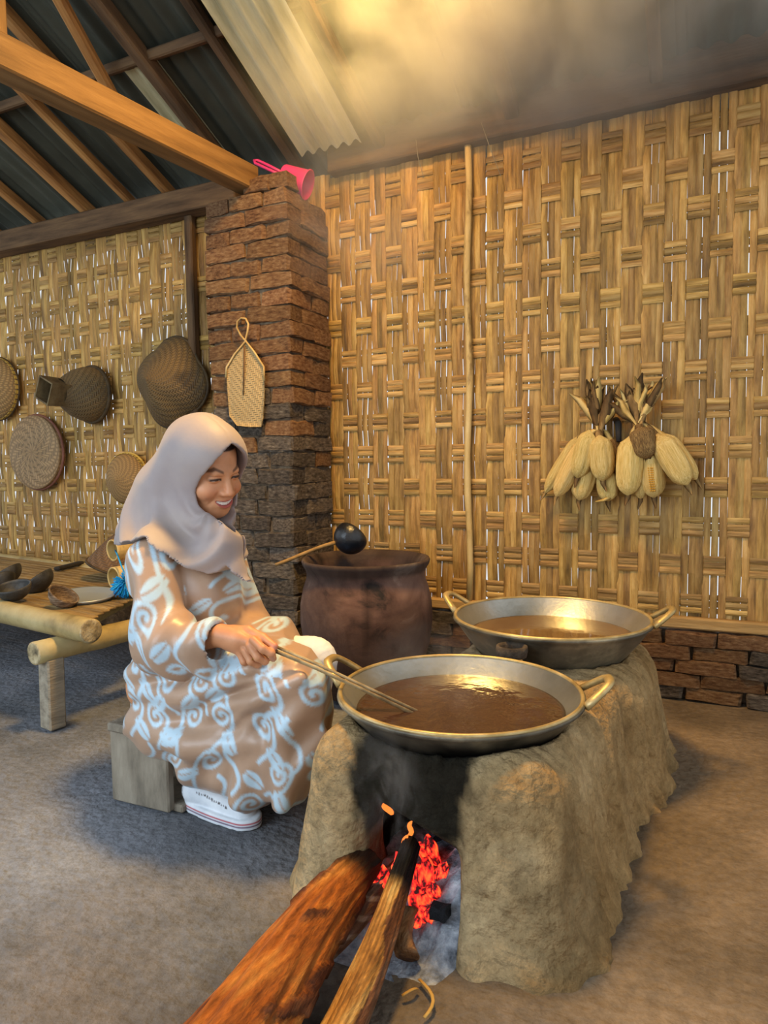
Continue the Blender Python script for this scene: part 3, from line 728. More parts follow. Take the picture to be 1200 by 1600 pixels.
# splinters peeling off the branch
M_splint = nmat('splinter', [rgb('#a67c38'), rgb('#d0a658')], scale=8, rough=0.7, bump=0.1)
for i, (p, q, bnd) in enumerate([((655, 1530), (662, 1590), 0.02), ((628, 1556), (652, 1545), 0.004)]):
    a, b = G(*p, 0.008), G(*q, 0.006)
    pts = [a+(b-a)*s+np.array([bnd*math.sin(s*3.1), 0, 0.006*math.sin(s*3.1)]) for s in np.linspace(0, 1, 8)]
    tube('wood_shaving', pts, [0.003]*8, M_splint, seg=6, flat=0.4, label=['long curled wood shaving on the floor before the stove mouth', 'short straight wood shaving beside the curled one'][i], cat='wood shaving')
M_ash = nmat('ash', [rgb('#3d4148'), rgb('#848a94'), rgb('#b7bcc4'), rgb('#e2e4e8')], scale=26, rough=1, bump=0.8, fine=90, bdist=0.01, pos=[0.3, 0.45, 0.6, 0.75])
def ash():
    V = []; F = []; n = 64; m = 64
    x0, x1, y0, y1 = -0.60, -0.375, 0.985, 1.42
    for j in range(m+1):
        for i in range(n+1):
            x = x0+(x1-x0)*i/n; y = y0+(y1-y0)*j/m
            e = min(i, n-i)/n; f = min(1, j/14.0)
            h = (0.012+0.085*max(0, min(1, (y-1.03)/0.16)))*(0.6+0.5*max(0, (x+0.5)/0.1))
            b = 0.010*float(fbm(np.array(x), np.array(y), np.array(0.0), 60, 3))
            edge = min(1, f)*min(1, e*10 if y < 1.06 else 1)
            V.append((x, y, max(-0.004, (h+b)*edge-0.006*(1-edge))))
    for j in range(m):
        for i in range(n):
            a = j*(n+1)+i; F.append([a, a+1, a+n+2, a+n+1])
    mk('ash_bed', V, F, M_ash, label='heap of pale grey ash spilling from the fire mouth', cat='ash', kind='stuff')
ash()
def mat_ember():
    m, nt, b = _new('glowing_ember'); N = nt.nodes; L = nt.links
    tc = N.new('ShaderNodeTexCoord'); n = N.new('ShaderNodeTexNoise'); n.inputs['Scale'].default_value = 2.2; n.inputs['Detail'].default_value = 6
    L.new(tc.outputs['Object'], n.inputs['Vector'])
    rp = N.new('ShaderNodeValToRGB'); e = rp.color_ramp.elements; e[0].position = 0.40; e[0].color = (0.015, 0.002, 0.002, 1); e[1].position = 0.68; e[1].color = (1.0, 0.13, 0.025, 1)
    q = e.new(0.5); q.color = (0.75, 0.012, 0.012, 1)
    L.new(n.outputs['Fac'], rp.inputs['Fac']); L.new(rp.outputs[0], b.inputs['Emission Color']); b.inputs['Emission Strength'].default_value = 1.5
    b.inputs['Base Color'].default_value = (0.06, 0.03, 0.03, 1); b.inputs['Roughness'].default_value = 0.9; return m
M_ember = mat_ember()
def ember_mesh(seed):
    bm = bmesh.new(); bmesh.ops.create_icosphere(bm, subdivisions=2, radius=1.0); rr = random.Random(seed)
    for v in bm.verts:
        c = v.co; k = 1+0.22*math.sin(c.x*5+seed)+0.15*math.sin(c.y*7+seed*2)+0.1*rr.uniform(-1, 1); v.co = Vector((c.x*k, max(-.7, min(.7, c.y))*k, max(-.65, min(.65, c.z))*k))
    return bm_mesh('ember', bm, M_ember)
_em = [ember_mesh(i) for i in range(4)]
_spots = [(672, 1330, 1.22, .020, .05), (664, 1372, 1.17, .022, .055), (688, 1366, 1.18, .014, .034), (655, 1410, 1.13, .022, .05), (672, 1432, 1.10, .018, .036), (650, 1440, 1.09, .015, .03), (600, 1388, 1.125, .022, .055), (624, 1358, 1.15, .018, .042), (680, 1395, 1.14, .013, .032), (574, 1412, 1.09, .017, .042), (694, 1440, 1.10, .006, .012)]
_lab = ['glowing red ember farthest back in the fire mouth', 'largest glowing red ember, right of the splintered branch', 'small glowing ember against the right jamb of the fire mouth', 'glowing ember lying right beside the splintered branch', 'bright ember at the front of the glowing row', 'small ember lowest of the glowing row in front', 'glowing ember between the thick log and the splintered branch', 'small ember tucked behind the splintered branch on its left', 'narrow ember lying right of the largest one', 'ember nearest the thick log on its right', 'tiny glowing coal in the pale ash at the right jamb']
for i, (px, py, Y, w, l) in enumerate(_spots):
    p = W(px, py, Y); p[2] = max(p[2], 0.02)
    put('glowing_ember', _em[i % 4], p, (random.uniform(-.3, .5), random.uniform(-.5, .5), random.uniform(-.5, .5)), (w, l*0.55, l*0.8), label=_lab[i], cat='ember', group='embers in the fire mouth')
M_coal = nmat('charcoal', [rgb('#0c0c0e'), rgb('#1d1e22'), rgb('#4c4f57')], scale=30, rough=0.9, bump=0.7, fine=90)
_cm = ember_mesh(11).copy(); _cm.materials.clear(); _cm.materials.append(M_coal)
for i, (px, py, Y, w, lab) in enumerate([(687, 1425, 1.09, .018, 'black charcoal lump by the right jamb in the ash'), (668, 1352, 1.28, .03, 'dark charcoal lump at the back of the fire mouth'), (690, 1325, 1.33, .03, 'dark charcoal lump against the rear right of the fire mouth'), (600, 1335, 1.30, .03, 'dark charcoal lump behind the thick log end')]):
    p = W(px, py, Y); put('charcoal', _cm, p, (i, i*2, i*3), (w, w*1.2, w*0.9), label=lab, cat='charcoal', group='charcoal in the fire mouth')
# small tongues of flame
def mat_flame():
    m, nt, b = _new('flame'); b.inputs['Base Color'].default_value = (0.1, 0.03, 0.01, 1); b.inputs['Emission Color'].default_value = (1.0, 0.22, 0.03, 1); b.inputs['Emission Strength'].default_value = 1.3; b.inputs['Roughness'].default_value = 1.0; return m
M_flame = mat_flame()
for (px, py, Y, r, h, tilt, lab) in [(632, 1338, 1.16, .009, .045, .006, 'small orange flame above the splintered branch'), (612, 1272, 1.17, .007, .018, -.02, 'thin orange flame licking under the stove lintel'), (640, 1305, 1.18, .006, .03, .004, 'thin flame behind the tip of the splintered branch')]:
    p = W(px, py, Y); pts = [p+np.array([tilt*s+0.003*math.sin(s*7), 0, h*s]) for s in np.linspace(0, 1, 9)]
    tube('flame', pts, [r*(0.5+1.6*s)*(1-s)**0.8+0.0006 for s in np.linspace(0, 1, 9)], M_flame, seg=10, label=lab, cat='flame')

# ================================================================== BENCH AND WHAT LIES ON IT
M_bamp = nmat('bamboo_bench_pole', [rgb('#7a6a45'), rgb('#b09c6a'), rgb('#c4b180')], scale=6, rough=0.5, bump=0.2, rand=0.1)
M_slat = nmat('bench_slat', [rgb('#5d4a30'), rgb('#8d7348'), rgb('#a68a5a')], scale=4, stretch=(1.2, 8, 8), rough=0.6, bump=0.25, rand=0.16)
M_bamend = nmat('bamboo_cut_end', [rgb('#4f4636'), rgb('#a3916c'), rgb('#d0c09a')], scale=26, rough=0.8, bump=0.4)
M_leg = nmat('weathered_leg', [rgb('#6d6557'), rgb('#978c79'), rgb('#aca28e')], scale=5, stretch=(6, 6, 1), rough=0.85, bump=0.4)
BO = np.array([-1.782, 1.550, 0.0]); BD = np.array([-0.988, 0.155, 0]); BN = np.array([0.155, 0.988, 0]); BZ = 0.362
def B(s, t, z): return BO+BD*s+BN*t+np.array([0, 0, z])
bench = empty('bamboo_bench', B(0.6, 0.35, 0), 'low bamboo slat bench with round poles and wooden legs', 'bench')
def bpole(a, b, r, name):
    n = 15; pts = [np.asarray(a)+(np.asarray(b)-np.asarray(a))*i/(n-1) for i in range(n)]
    o = tube(name, pts, [r*(1.07 if i in (4, 9, 13) else 1) for i in range(n)], M_bamp, bench, 20)
    d = (np.asarray(b)-np.asarray(a)); d /= np.linalg.norm(d)
    for e, s in ((a, -1), (b, 1)):
        lathe('cut_end', [(0.0001, 0.001), (r*0.25, 0.0025), (r*0.35, 0.001), (r*0.8, 0.003), (r*0.97, 0.002), (r*0.99, -0.004)], M_bamend, frame(np.asarray(e), d*s), o, 20)
    return o
bpole(B(0.0, 0, 0.335), B(2.3, 0, 0.335), 0.040, 'front_pole')
bpole(B(0.62, 0.72, 0.335), B(2.3, 0.72, 0.335), 0.036, 'rear_pole')
for s0 in (0.16, 1.7):
    bpole(B(s0, -0.10, 0.262), B(s0+0.02, 0.74, 0.262), 0.038, 'cross_pole')
    for t0 in (-0.045, 0.68):
        a = B(s0+0.005, t0, 0); beam('leg', (a[0], a[1], 0), (a[0]+0.004, a[1], 0.236), 0.062, 0.058, M_leg, bench, up=(BN[0], BN[1], 0), bevel=0.005)
bpole(B(0.22, 0.06, 0.30), B(0.66, 0.72, 0.30), 0.026, 'end_pole')
for i in range(16):
    t = 0.062+0.041*i; s0 = 0.045+0.60*t+random.uniform(-.006, .006)
    a, b = B(s0, t, BZ-0.006), B(2.3, t+random.uniform(-.004, .004), BZ-0.006)
    beam('slat', a, b, 0.039, 0.009, M_slat, bench, bevel=0.003)

M_shell = nmat('coconut_shell_dark', [rgb('#23221f'), rgb('#3b3a38'), rgb('#55534f')], scale=14, rough=0.55, bump=0.3, spec=0.4, rand=0.2)
M_shell_br = nmat('coconut_shell_brown', [rgb('#4b3a2a'), rgb('#75604a'), rgb('#9a8670')], scale=30, stretch=(1, 1, 3), rough=0.9, bump=0.8, fine=70, bdist=0.01)
def shell_prof(r, d, cut=1.55):
    return [(r*math.sin(a), d*(1-math.cos(a))) for a in np.linspace(0.01, cut, 14)]+[(r*0.92*math.sin(a), d*(1-0.90*math.cos(a))+0.0) for a in np.linspace(cut, 0.01, 12)]
for (px, py, r, d, tilt, mat, lab) in [
    (26, 940, 0.062, 0.060, (0.05, -0.25, 1), M_shell, 'dark coconut shell bowl standing nearest the bench front edge'),
    (3, 925, 0.062, 0.058, (-0.45, 0.1, 0.85), M_shell, 'dark coconut shell tipped over at the picture edge'),
    (20, 912, 0.066, 0.056, (-0.5, -0.2, 0.8), M_shell, 'dark coconut shell tilted behind the upright shell bowl'),
    (70, 924, 0.070, 0.055, (-0.55, -0.25, 0.75), M_shell, 'dark coconut shell leaning beside the brown fibrous one'),
    (90, 948, 0.054, 0.052, (0.55, 0.15, 0.8), M_shell_br, 'brown fibrous coconut shell half in front of the metal tray')]:
    p = G(px, py, BZ); lathe('coconut_shell', shell_prof(r, d), mat, frame(p+np.array([0, 0, 0.006]), tilt), None, 32, label=lab, cat='coconut shell', group='coconut shells on the bench')
M_steel = plain('dull_steel', rgb('#b4bcc0'), 0.38, 0.6)
_p = G(133, 937, BZ); lathe('metal_tray', [(0.0001, 0.004), (0.07, 0.004), (0.088, 0.006), (0.105, 0.018), (0.112, 0.020), (0.112, 0.016), (0.09, 0.0), (0.0001, 0.0)], M_steel, frame(_p+np.array([0, 0, .002]), (0.06, -0.06, 1)), None, 48, label='shallow grey metal tray lying on the bench', cat='tray')
M_oldwood = nmat('dark_stick', [rgb('#262320'), rgb('#3d3833')], scale=9, rough=0.8, bump=0.2)
_a, _b = G(88, 893, BZ), G(118, 884, BZ)
beam('wooden_paddle', _a+np.array([0, 0, .012]), _b+np.array([0.02, 0.02, .014]), 0.035, 0.018, M_oldwood, label='dark flat wooden paddle end lying behind the woven cone', cat='paddle')

# ---- basketry
M_w1 = weave_mat('weave_tan', rgb('#94703f'), rgb('#b08c56'), (70, 26))
M_w2 = weave_mat('weave_dark', rgb('#4c3a22'), rgb('#8c6f42'), (80, 30), stain=(W(293, 578, 2.50), 0.13))
M_w3 = weave_mat('weave_grey', rgb('#5a4a30'), rgb('#93774c'), (84, 30))
M_w4 = weave_mat('weave_rose', rgb('#8f7048'), rgb('#b5946a'), (56, 22))
M_w5 = weave_mat('weave_brown', rgb('#4f3720'), rgb('#7c5b36'), (60, 22), dark=0.6)
M_fan = weave_mat('weave_fan', rgb('#a98a55'), rgb('#c2a470'), (22, 40), dark=0.62)
M_rimy = nmat('rim_yellow', [rgb('#8b7030'), rgb('#c4a450'), rgb('#d8bc6c')], scale=20, rough=0.6, bump=0.2)
M_rimr = nmat('rim_rose', [rgb('#6f4436'), rgb('#8f5f4c')], scale=20, rough=0.7, bump=0.3)
M_rimd = nmat('rim_dark', [rgb('#33281a'), rgb('#5a472c')], scale=20, rough=0.7, bump=0.3)
WN = (0, -1, 0)
def ring(R, z, M, n=64, squ=None): return [tuple(M @ Vector((R*(squ(t) if squ else 1)*math.cos(t), R*(squ(t) if squ else 1)*math.sin(t), z))) for t in np.linspace(0, 2*math.pi, n+1)]
def depthof(p): return float((np.asarray(p)-CAM) @ FWD)
def stitches(R, z, M, n, mat, parent, name='stitch', ht=0.02):
    V = []; F = []
    for i in range(n):
        t = 2*math.pi*i/n; c, s = math.cos(t), math.sin(t); dt = 0.35*2*math.pi/n
        b = len(V)
        for (tt, zz, rr) in ((t-dt, z-ht/2, R), (t+dt, z-ht/2, R), (t+dt, z+ht/2, R), (t-dt, z+ht/2, R), (t-dt, z-ht/2, R+.003), (t+dt, z-ht/2, R+.003), (t+dt, z+ht/2, R+.003), (t-dt, z+ht/2, R+.003)):
            V.append(tuple(M @ Vector((rr*math.cos(tt), rr*math.sin(tt), zz))))
        F += [[b+4, b+5, b+6, b+7], [b, b+1, b+5, b+4], [b+1, b+2, b+6, b+5], [b+2, b+3, b+7, b+6], [b+3, b, b+4, b+7]]
    o = mk(name, V, F, mat, parent, smooth=False); o['kind'] = 'stuff'; return o
def hung(px, py, pr, H, pw, mat, rimm, lab, stitch=None, dome=2.0, name='woven_basket', squ=None, rimz=0.02, tilt=WN):
    """bowl hung with its mouth to the wall; px,py = centre of the mouth in the photo, pr = its half height"""
    c = W(px, py, YW-0.03); R = pr*depthof(c)/CF; M = frame(c, tilt)
    o = empty(name, c, lab, 'basket', 'baskets hung on the left wall')
    wob = (lambda q, r, z: squ(q)) if squ else None
    prof = [(R, 0.0), (R, rimz)]+[(R*(1-(s**dome))**(1/1.15) if s < 1 else 0.0001, rimz+(H-rimz)*s) for s in np.linspace(0.05, 1, 18)]
    lathe('body', prof, mat, M, o, 64, wob)
    tube('rim', ring(R*1.01, rimz*0.5, M, 64, squ), 0.0075, rimm, o, 8, False)
    if stitch: stitches(R*1.012, rimz*0.5+0.012, M, stitch, M_rimy, o)
    return o
hung(0, 608, 47, 0.12, 0, M_w1, M_rimd, 'tan round bowl basket with a stitched rim at the picture edge', 40)
hung(62, 707, 57, 0.05, 0, M_w4, M_rimr, 'flat round woven tray basket with a reddish rim', None, 4.5, 'woven_tray', rimz=0.03)
hung(203, 748, 39, 0.10, 0, M_w1, M_rimy, 'small tan bowl basket with a yellow stitched rim', 44, 2.2)
# conical steamer basket, its point turned outwards
hung(272, 598, 68, 0.19, 0, M_w2, M_rimd, 'large conical basket with a blackened patch above the headscarf', None, 1.25, 'woven_cone', squ=lambda q: 0.86+0.16*abs(math.cos(2*(q+0.25)))**1.3)
# round basket ending in a square wooden mouth
def funnel():
    c = W(147, 617, YW-0.03); R = 42*depthof(c)/CF; M = frame(c, (-0.10, -1, 0.0))
    o = empty('woven_funnel', c, 'dark round basket narrowing to an open square wooden mouth', 'basket', 'baskets hung on the left wall')
    lathe('body', [(R, 0), (R, 0.03), (R*0.98, 0.06), (R*0.86, 0.11), (R*0.68, 0.15), (R*0.52, 0.18), (R*0.46, 0.20)], M_w3, M, o, 56)
    tube('rim', ring(R*1.01, 0.014, M), 0.011, M_rimd, o, 8, False)
    a = R*0.56; V = []; F = []; tw = 0.35
    for k, (z, w) in enumerate([(0.165, a*0.98), (0.285, a*1.04), (0.285, a*0.90), (0.165, a*0.84)]):
        for j in range(4):
            t = tw+math.pi/2*j; V.append(tuple(M @ Vector((w*math.cos(t), w*math.sin(t), z))))
    for k in range(3):
        for j in range(4): F.append([k*4+j, k*4+(j+1) % 4, k*4+4+(j+1) % 4, k*4+4+j])
    mk('square_mouth', V, F, nmat('mouth_wood', [rgb('#3b2f20'), rgb('#6d5a3c'), rgb('#82704e')], scale=12, rough=0.8, bump=0.3), o, smooth=False, label='square wooden mouth of dark boards')
funnel()
# cone leaning on the bench
def cone():
    a = W(112, 913, 2.10); b = W(225, 842, 2.35)
    c = (np.array(G(172, 905, BZ))+np.array([0.01, 0.06, 0.045]))
    M = frame(c, (0.28, 0.12, 1.0), (0, 0, 1))
    o = empty('woven_hat', (c[0], c[1], BZ), 'brown pointed woven cone lying on its side at the back of the bench', 'basket')
    R = 0.150; H = 0.19
    prof = [(R*(1-s)**0.62+0.0005, H*s) for s in np.linspace(0, 1, 20)]
    lathe('body', prof, M_w5, M, o, 56); tube('rim', ring(R, 0, M), 0.006, M_rimd, o, 8, False)
cone()
# two bamboo tubes and a blue tassel
for (px, py, Y, r, lab) in [(175, 860, 1.98, 0.043, 'upper short bamboo tube with open end behind the seated person'), (177, 904, 1.95, 0.045, 'lower short bamboo tube holding a blue tassel')]:
    c = W(px, py, Y); ax = np.array([0.22, 0.97, 0.03]); ax /= np.linalg.norm(ax)
    M = frame(c, -ax)
    o = empty('bamboo_tube', c, lab, 'bamboo tube', 'bamboo tubes')
    lathe('tube_wall', [(r*0.86, -0.22), (r*0.86, -0.004), (r*0.88, 0), (r*0.99, 0), (r, -0.004), (r, -0.24), (0.0001, -0.24), (0.0001, -0.22), (r*0.86, -0.22)], M_pole, M, o, 32)
M_blue = nmat('blue_yarn', [rgb('#0a5f9c'), rgb('#1590d0'), rgb('#35aee6')], scale=30, rough=0.9, bump=0.5, rand=0.0)
def tassel():
    c = W(196, 910, 1.90); o = empty('blue_tassel', c, 'bright blue yarn pompom hanging from the bamboo tubes', 'tassel')
    rs = random.Random(5); V = []; F = []
    for i in range(240):
        d = Vector((rs.gauss(0, 1), rs.gauss(0, 1), rs.gauss(-0.35, 0.8))).normalized(); e = np.array(d)
        L = rs.uniform(0.042, 0.058)
        pts = [c+e*L*s+np.array([0, 0, -0.012*s*s]) for s in (0.05, 0.4, 0.75, 1.0)]
        v, f = tube_geo(pts, [0.0022, 0.0024, 0.0024, 0.0016], 5); b = len(V); V += v; F += [[q+b for q in ff] for ff in f]
    y = mk('yarn', V, F, M_blue, o); y['kind'] = 'stuff'
    tube('cord', [c+np.array([0, 0, 0.03]), W(190, 885, 1.93), W(184, 868, 1.95), W(180, 860, 2.0)], 0.003, M_blue, o, 6)
tassel()

# ---- woven hand fan on the pillar
def fan():
    Y = PYF-0.022
    base = W(385, 600, Y); o = empty('woven_fan', W(385, 667, Y), 'pale woven hand fan with a looped handle hung on the brick pillar', 'fan')
    pol = [(383, 534), (398, 551), (412, 572), (413, 612), (411, 652), (408, 667), (388, 667), (370, 665), (358, 650), (355, 610), (353, 574), (366, 553)]
    pts = [W(x, y, Y) for x, y in pol]; cen = sum(pts)/len(pts)
    V = []; F = []; U = []
    # front, back faces as fans of rings, slightly cupped
    rings = 6; n = len(pts)*4; ed = []
    for i in range(len(pts)):
        a, b = pts[i], pts[(i+1) % len(pts)]
        for k in range(4): ed.append(a+(b-a)*k/4)
    for side in (0, 1):
        off = len(V)
        for r in range(rings+1):
            k = r/rings
            for p in ed:
                q = cen+(p-cen)*k; bul = 0.006*(1-k*k)+0.004*math.sin(q[0]*60)*0.3
                V.append((q[0], Y-bul if side == 0 else Y+0.004-bul, q[2])); U.append((q[0]*6, q[2]*3.2))
        for r in range(rings):
            for j in range(n):
                k2 = (j+1) % n; f = [off+r*n+j, off+r*n+k2, off+(r+1)*n+k2, off+(r+1)*n+j]; F.append(f if side else f[::-1])
    half = (rings+1)*n
    for j in range(n):
        k2 = (j+1) % n; F.append([rings*n+j, rings*n+k2, half+rings*n+k2, half+rings*n+j])
    mk('blade', V, F, M_fan, o, uv=U)
    M_cane = nmat('cane', [rgb('#94753f'), rgb('#c09f63'), rgb('#d2b67e')], scale=12, rough=0.55, bump=0.2)
    edge = [W(x, y, Y-0.006) for x, y in [(413, 595), (412, 573), (398, 551), (384, 533), (376, 524), (370, 512), (371, 502), (377, 497), (384, 498), (388, 506), (387, 517), (383, 534), (367, 553), (354, 574), (353, 590)]]
    tube('handle_loop', edge, 0.0042, M_cane, o, 8, True, label='bent cane loop and shoulders')
    tube('spine', [W(382, 540, Y-0.012), W(381, 580, Y-0.013), W(380, 618, Y-0.012)], [0.004, 0.0035, 0.002], nmat('spine', [rgb('#4b3520'), rgb('#6d5032')], scale=9), o, 6)
fan()
beam('nail', W(377, 499, PYF+0.02), W(376, 498, PYF-0.03), 0.005, 0.005, M_oldwood, label='nail in the brick pillar holding the woven fan', cat='nail')
# ---- pink dipper on the pillar
M_pink = plain('pink_plastic', rgb('#e03a78'), 0.4)
def dipper():
    c = W(462, 280, 2.45); c[2] = PZ+0.058
    o = empty('plastic_dipper', (c[0], c[1], PZ), 'bright pink plastic dipper lying on top of the brick pillar', 'dipper')
    M = frame(c, (0.90, 0.22, -0.36))
    R = 0.055
    lathe('cup', [(0.0001, -0.055), (R*0.86, -0.055), (R*0.9, -0.05), (R, 0.05), (R+0.004, 0.052), (R+0.004, 0.056), (R-0.002, 0.056), (R*0.88, -0.048), (0.0001, -0.048)], M_pink, M, o, 40)
    a = W(430, 272, 2.42); b = W(397, 251, 2.44)
    a = c+np.array([-0.05, -0.01, 0.03]); 
    d = (b-a); sx = np.array([0, 0.5, 0.5])*0.026
    pts = [a+sx*0.5, a+d*0.5+sx*0.7, a+d*0.92+sx*0.7, b, a+d*0.92-sx*0.7, a+d*0.5-sx*0.7, a-sx*0.5]
    tube('handle', pts, 0.006, M_pink, o, 8)
dipper()

# ---- hanging maize
M_husk = nmat('dry_husk', [rgb('#8d6c34'), rgb('#d2ad5e'), rgb('#e6c67e'), rgb('#f2deaa')], scale=3, stretch=(4, 4, 1), rough=0.7, bump=0.5, fine=9, bdist=0.006, rand=0.12, hue=0.004, speck=0.15, pos=[0.22, 0.4, 0.6, 0.8])
M_huskd = nmat('dry_husk_dark', [rgb('#3d2c1a'), rgb('#7d5f36'), rgb('#b39159')], scale=5, stretch=(4, 4, 1), rough=0.85, bump=0.4, rand=0.25)
M_kern = nmat('kernel', [rgb('#b57d1c'), rgb('#e0a936')], scale=30, rough=0.4, bump=0.1)
def husk_mesh(seed, mat):
    rr = random.Random(seed); ph = [rr.uniform(0, 6) for _ in range(5)]
    prof = [(0.10, -0.03), (0.42, 0.03), (0.72, 0.08), (0.92, 0.17), (1.0, 0.32), (1.02, 0.50), (0.97, 0.70), (0.84, 0.84), (0.62, 0.93), (0.34, 0.99), (0.05, 1.03)]
    V, F, U = lathe_geo(prof, 30, wob=lambda q, r, z: 1+0.09*math.sin(4*q+ph[0]+2*z)+0.06*math.sin(9*q+ph[1])+0.045*math.sin(14*q+ph[2]+3*z))
    me = bpy.data.meshes.new('husk'); me.from_pydata(V, [], F); me.materials.append(mat); me.polygons.foreach_set('use_smooth', [True]*len(F)); me.update(); return me
HM = [husk_mesh(i, M_husk) for i in range(6)]; HD = husk_mesh(9, M_huskd)
def leaf(name, pts, w, mat, parent):
    V = []; F = []; n = len(pts); P = [np.asarray(p) for p in pts]
    for i in range(n):
        t = P[min(i+1, n-1)]-P[max(i-1, 0)]; t /= np.linalg.norm(t)+1e-9; sd = np.cross(t, (0, -1, 0)); sd /= np.linalg.norm(sd)+1e-9
        ww = w[i] if hasattr(w, '__len__') else w; nn = np.cross(sd, t)
        V += [P[i]-sd*ww, P[i]+nn*ww*0.35, P[i]+sd*ww, P[i]+nn*ww*0.15]
    for i in range(n-1):
        for k in range(4): F.append([i*4+k, i*4+(k+1) % 4, i*4+4+(k+1) % 4, i*4+4+k])
    F.append([0, 1, 2, 3]); F.append([(n-1)*4+3, (n-1)*4+2, (n-1)*4+1, (n-1)*4])
    return mk(name, V, F, mat, parent)
CY = YW-0.055
K1, K2 = W(936, 672, CY-0.02), W(999, 660, CY-0.03)
cobs = [  # top, bottom, half width px, extra depth towards viewer, knot, fan tip, label, material
    ((903, 684), (853, 768), 9, 0.0, 0, (914, 612), 'leftmost thin dry maize cob of the bunch', 0),
    ((912, 690), (870, 774), 11, 0.03, 0, (921, 604), 'second maize cob from the left, long and slanting', 0),
    ((921, 674), (902, 745), 13, 0.05, 0, (928, 612), 'third maize cob from the left, hanging in front', 0),
    ((922, 716), (905, 780), 13, 0.01, 0, (934, 606), 'short maize cob low behind the third from the left', 0),
    ((937, 682), (942, 750), 14, 0.06, 0, (948, 612), 'plump maize cob hanging straight below the left knot', 0),
    ((948, 735), (950, 782), 13, 0.01, 0, (956, 620), 'pale grey husked cob low in the middle with a curled tail', 0),
    ((955, 684), (966, 748), 9, 0.0, 0, (964, 618), 'narrow brownish cob between the two knots', 2),
    ((985, 684), (981, 772), 15, 0.06, 1, (962, 628), 'large pale maize cob below left of the right knot', 0),
    ((1000, 668), (1012, 715), 15, 0.07, 1, (985, 601), 'short brown cob right under the right knot', 2),
    ((1004, 720), (1001, 778), 11, 0.02, 1, (1000, 600), 'slim cob left of the one showing yellow kernels', 0),
    ((1015, 706), (1022, 776), 14, 0.035, 1, (1008, 604), 'open maize cob showing a strip of yellow kernels', 1),
    ((1030, 682), (1073, 756), 16, 0.055, 1, (1018, 602), 'big spotted maize cob slanting to the right', 0),
    ((1042, 680), (1087, 748), 10, 0.02, 1, (1026, 612), 'rightmost narrow maize cob of the bunch', 0)]
for i, (T, Bt, hw, dp, kn, tip, lab, kind) in enumerate(cobs):
    t = np.array(W(*T, CY-dp)); b = np.array(W(*Bt, CY-dp*0.9)); L = np.linalg.norm(b-t); z = (b-t)/L
    o = empty('maize_cob', t, lab, 'maize', 'maize cobs hung on the right wall')
    R = 1.22*hw*depthof(t)/CF
    M = frame(t, z, (0, 1, 0)); put('husk', HD if kind == 2 else HM[i % 6], t, M.to_euler(), (R, R*0.85, L), parent=o)
    k = (K1, K2)[kn]; tp = np.array(W(*tip, CY-0.02-0.02*random.random()))+np.array([0, 0, 0.018])
    for q in range(4):
        tq = tp+np.array([random.uniform(-.045, .045), random.uniform(-.03, .02), random.uniform(-.04, .03)])
        kk = k+np.array([random.uniform(-.012, .012), random.uniform(-.015, .015), random.uniform(-.01, .01)])
        pts = [t+z*0.02, t*0.5+kk*0.5+np.array([0, -.006, 0]), kk, kk*0.55+tq*0.45+np.array([random.uniform(-.01, .01), -.012, 0]), kk*0.2+tq*0.8, tq+np.array([random.uniform(-.015, .015), -.01, -.004])]
        wl = random.uniform(.010, .020)
        leaf('husk_leaf', pts, [wl*.8, wl*.7, wl*.45, wl*1.0, wl*.75, wl*.12], random.choice([M_huskd, M_husk, M_huskd]), o)
    # ragged tail
    tl = b+z*0.012
    leaf('silk_tail', [b-z*0.02, tl, tl+z*0.02+np.array([random.uniform(-.012, .012), 0, -.01])], [R*.35, R*.25, R*.06], M_huskd, o)
    if kind == 1:
        me = bpy.data.meshes.new('kernel'); bmk = bmesh.new(); bmesh.ops.create_icosphere(bmk, subdivisions=1, radius=1); bmk.to_mesh(me); bmk.free(); me.materials.append(M_kern)
        for r in range(11):
            for cc in (-1, 0, 1):
                p = t+z*L*(0.36+0.05*r)+np.array([cc*0.0065, -R*0.86-0.0*abs(cc), 0]); put('kernel', me, p, (0, 0, 0), (0.0036, 0.004, 0.0034), parent=o)
leaf('husk_strip', [W(950, 772, CY-0.02), W(951, 778, CY-0.03), W(942, 782, CY-0.04), W(930, 784, CY-0.05)], [.008, .008, .006, .002], M_husk, None); bpy.data.objects['husk_strip']['label'] = 'curled pale husk strip under the maize bunch'; bpy.data.objects['husk_strip']['category'] = 'husk'
# peg the maize hangs on
tube('wall_peg', [W(962, 655, YW+0.01), W(966, 662, YW-0.06), W(967, 690, YW-0.075)], [0.012, 0.012, 0.009], M_oldwood, seg=10, label='dark wooden peg behind the maize bunch', cat='peg')
# thin wires hanging under the roof
M_wire = plain('wire', rgb('#8d8468'), 0.6)
for i, (pp, lab) in enumerate([([(752, 192), (766, 232), (783, 276)], 'thin loose wire hanging before the right wall top'), ([(650, 218), (653, 245), (662, 278)], 'thin loose wire left of the longer one')]):
    tube('hanging_wire', [W(x, y, YW-0.07) for x, y in pp], 0.0012, M_wire, seg=5, label=lab, cat='wire')

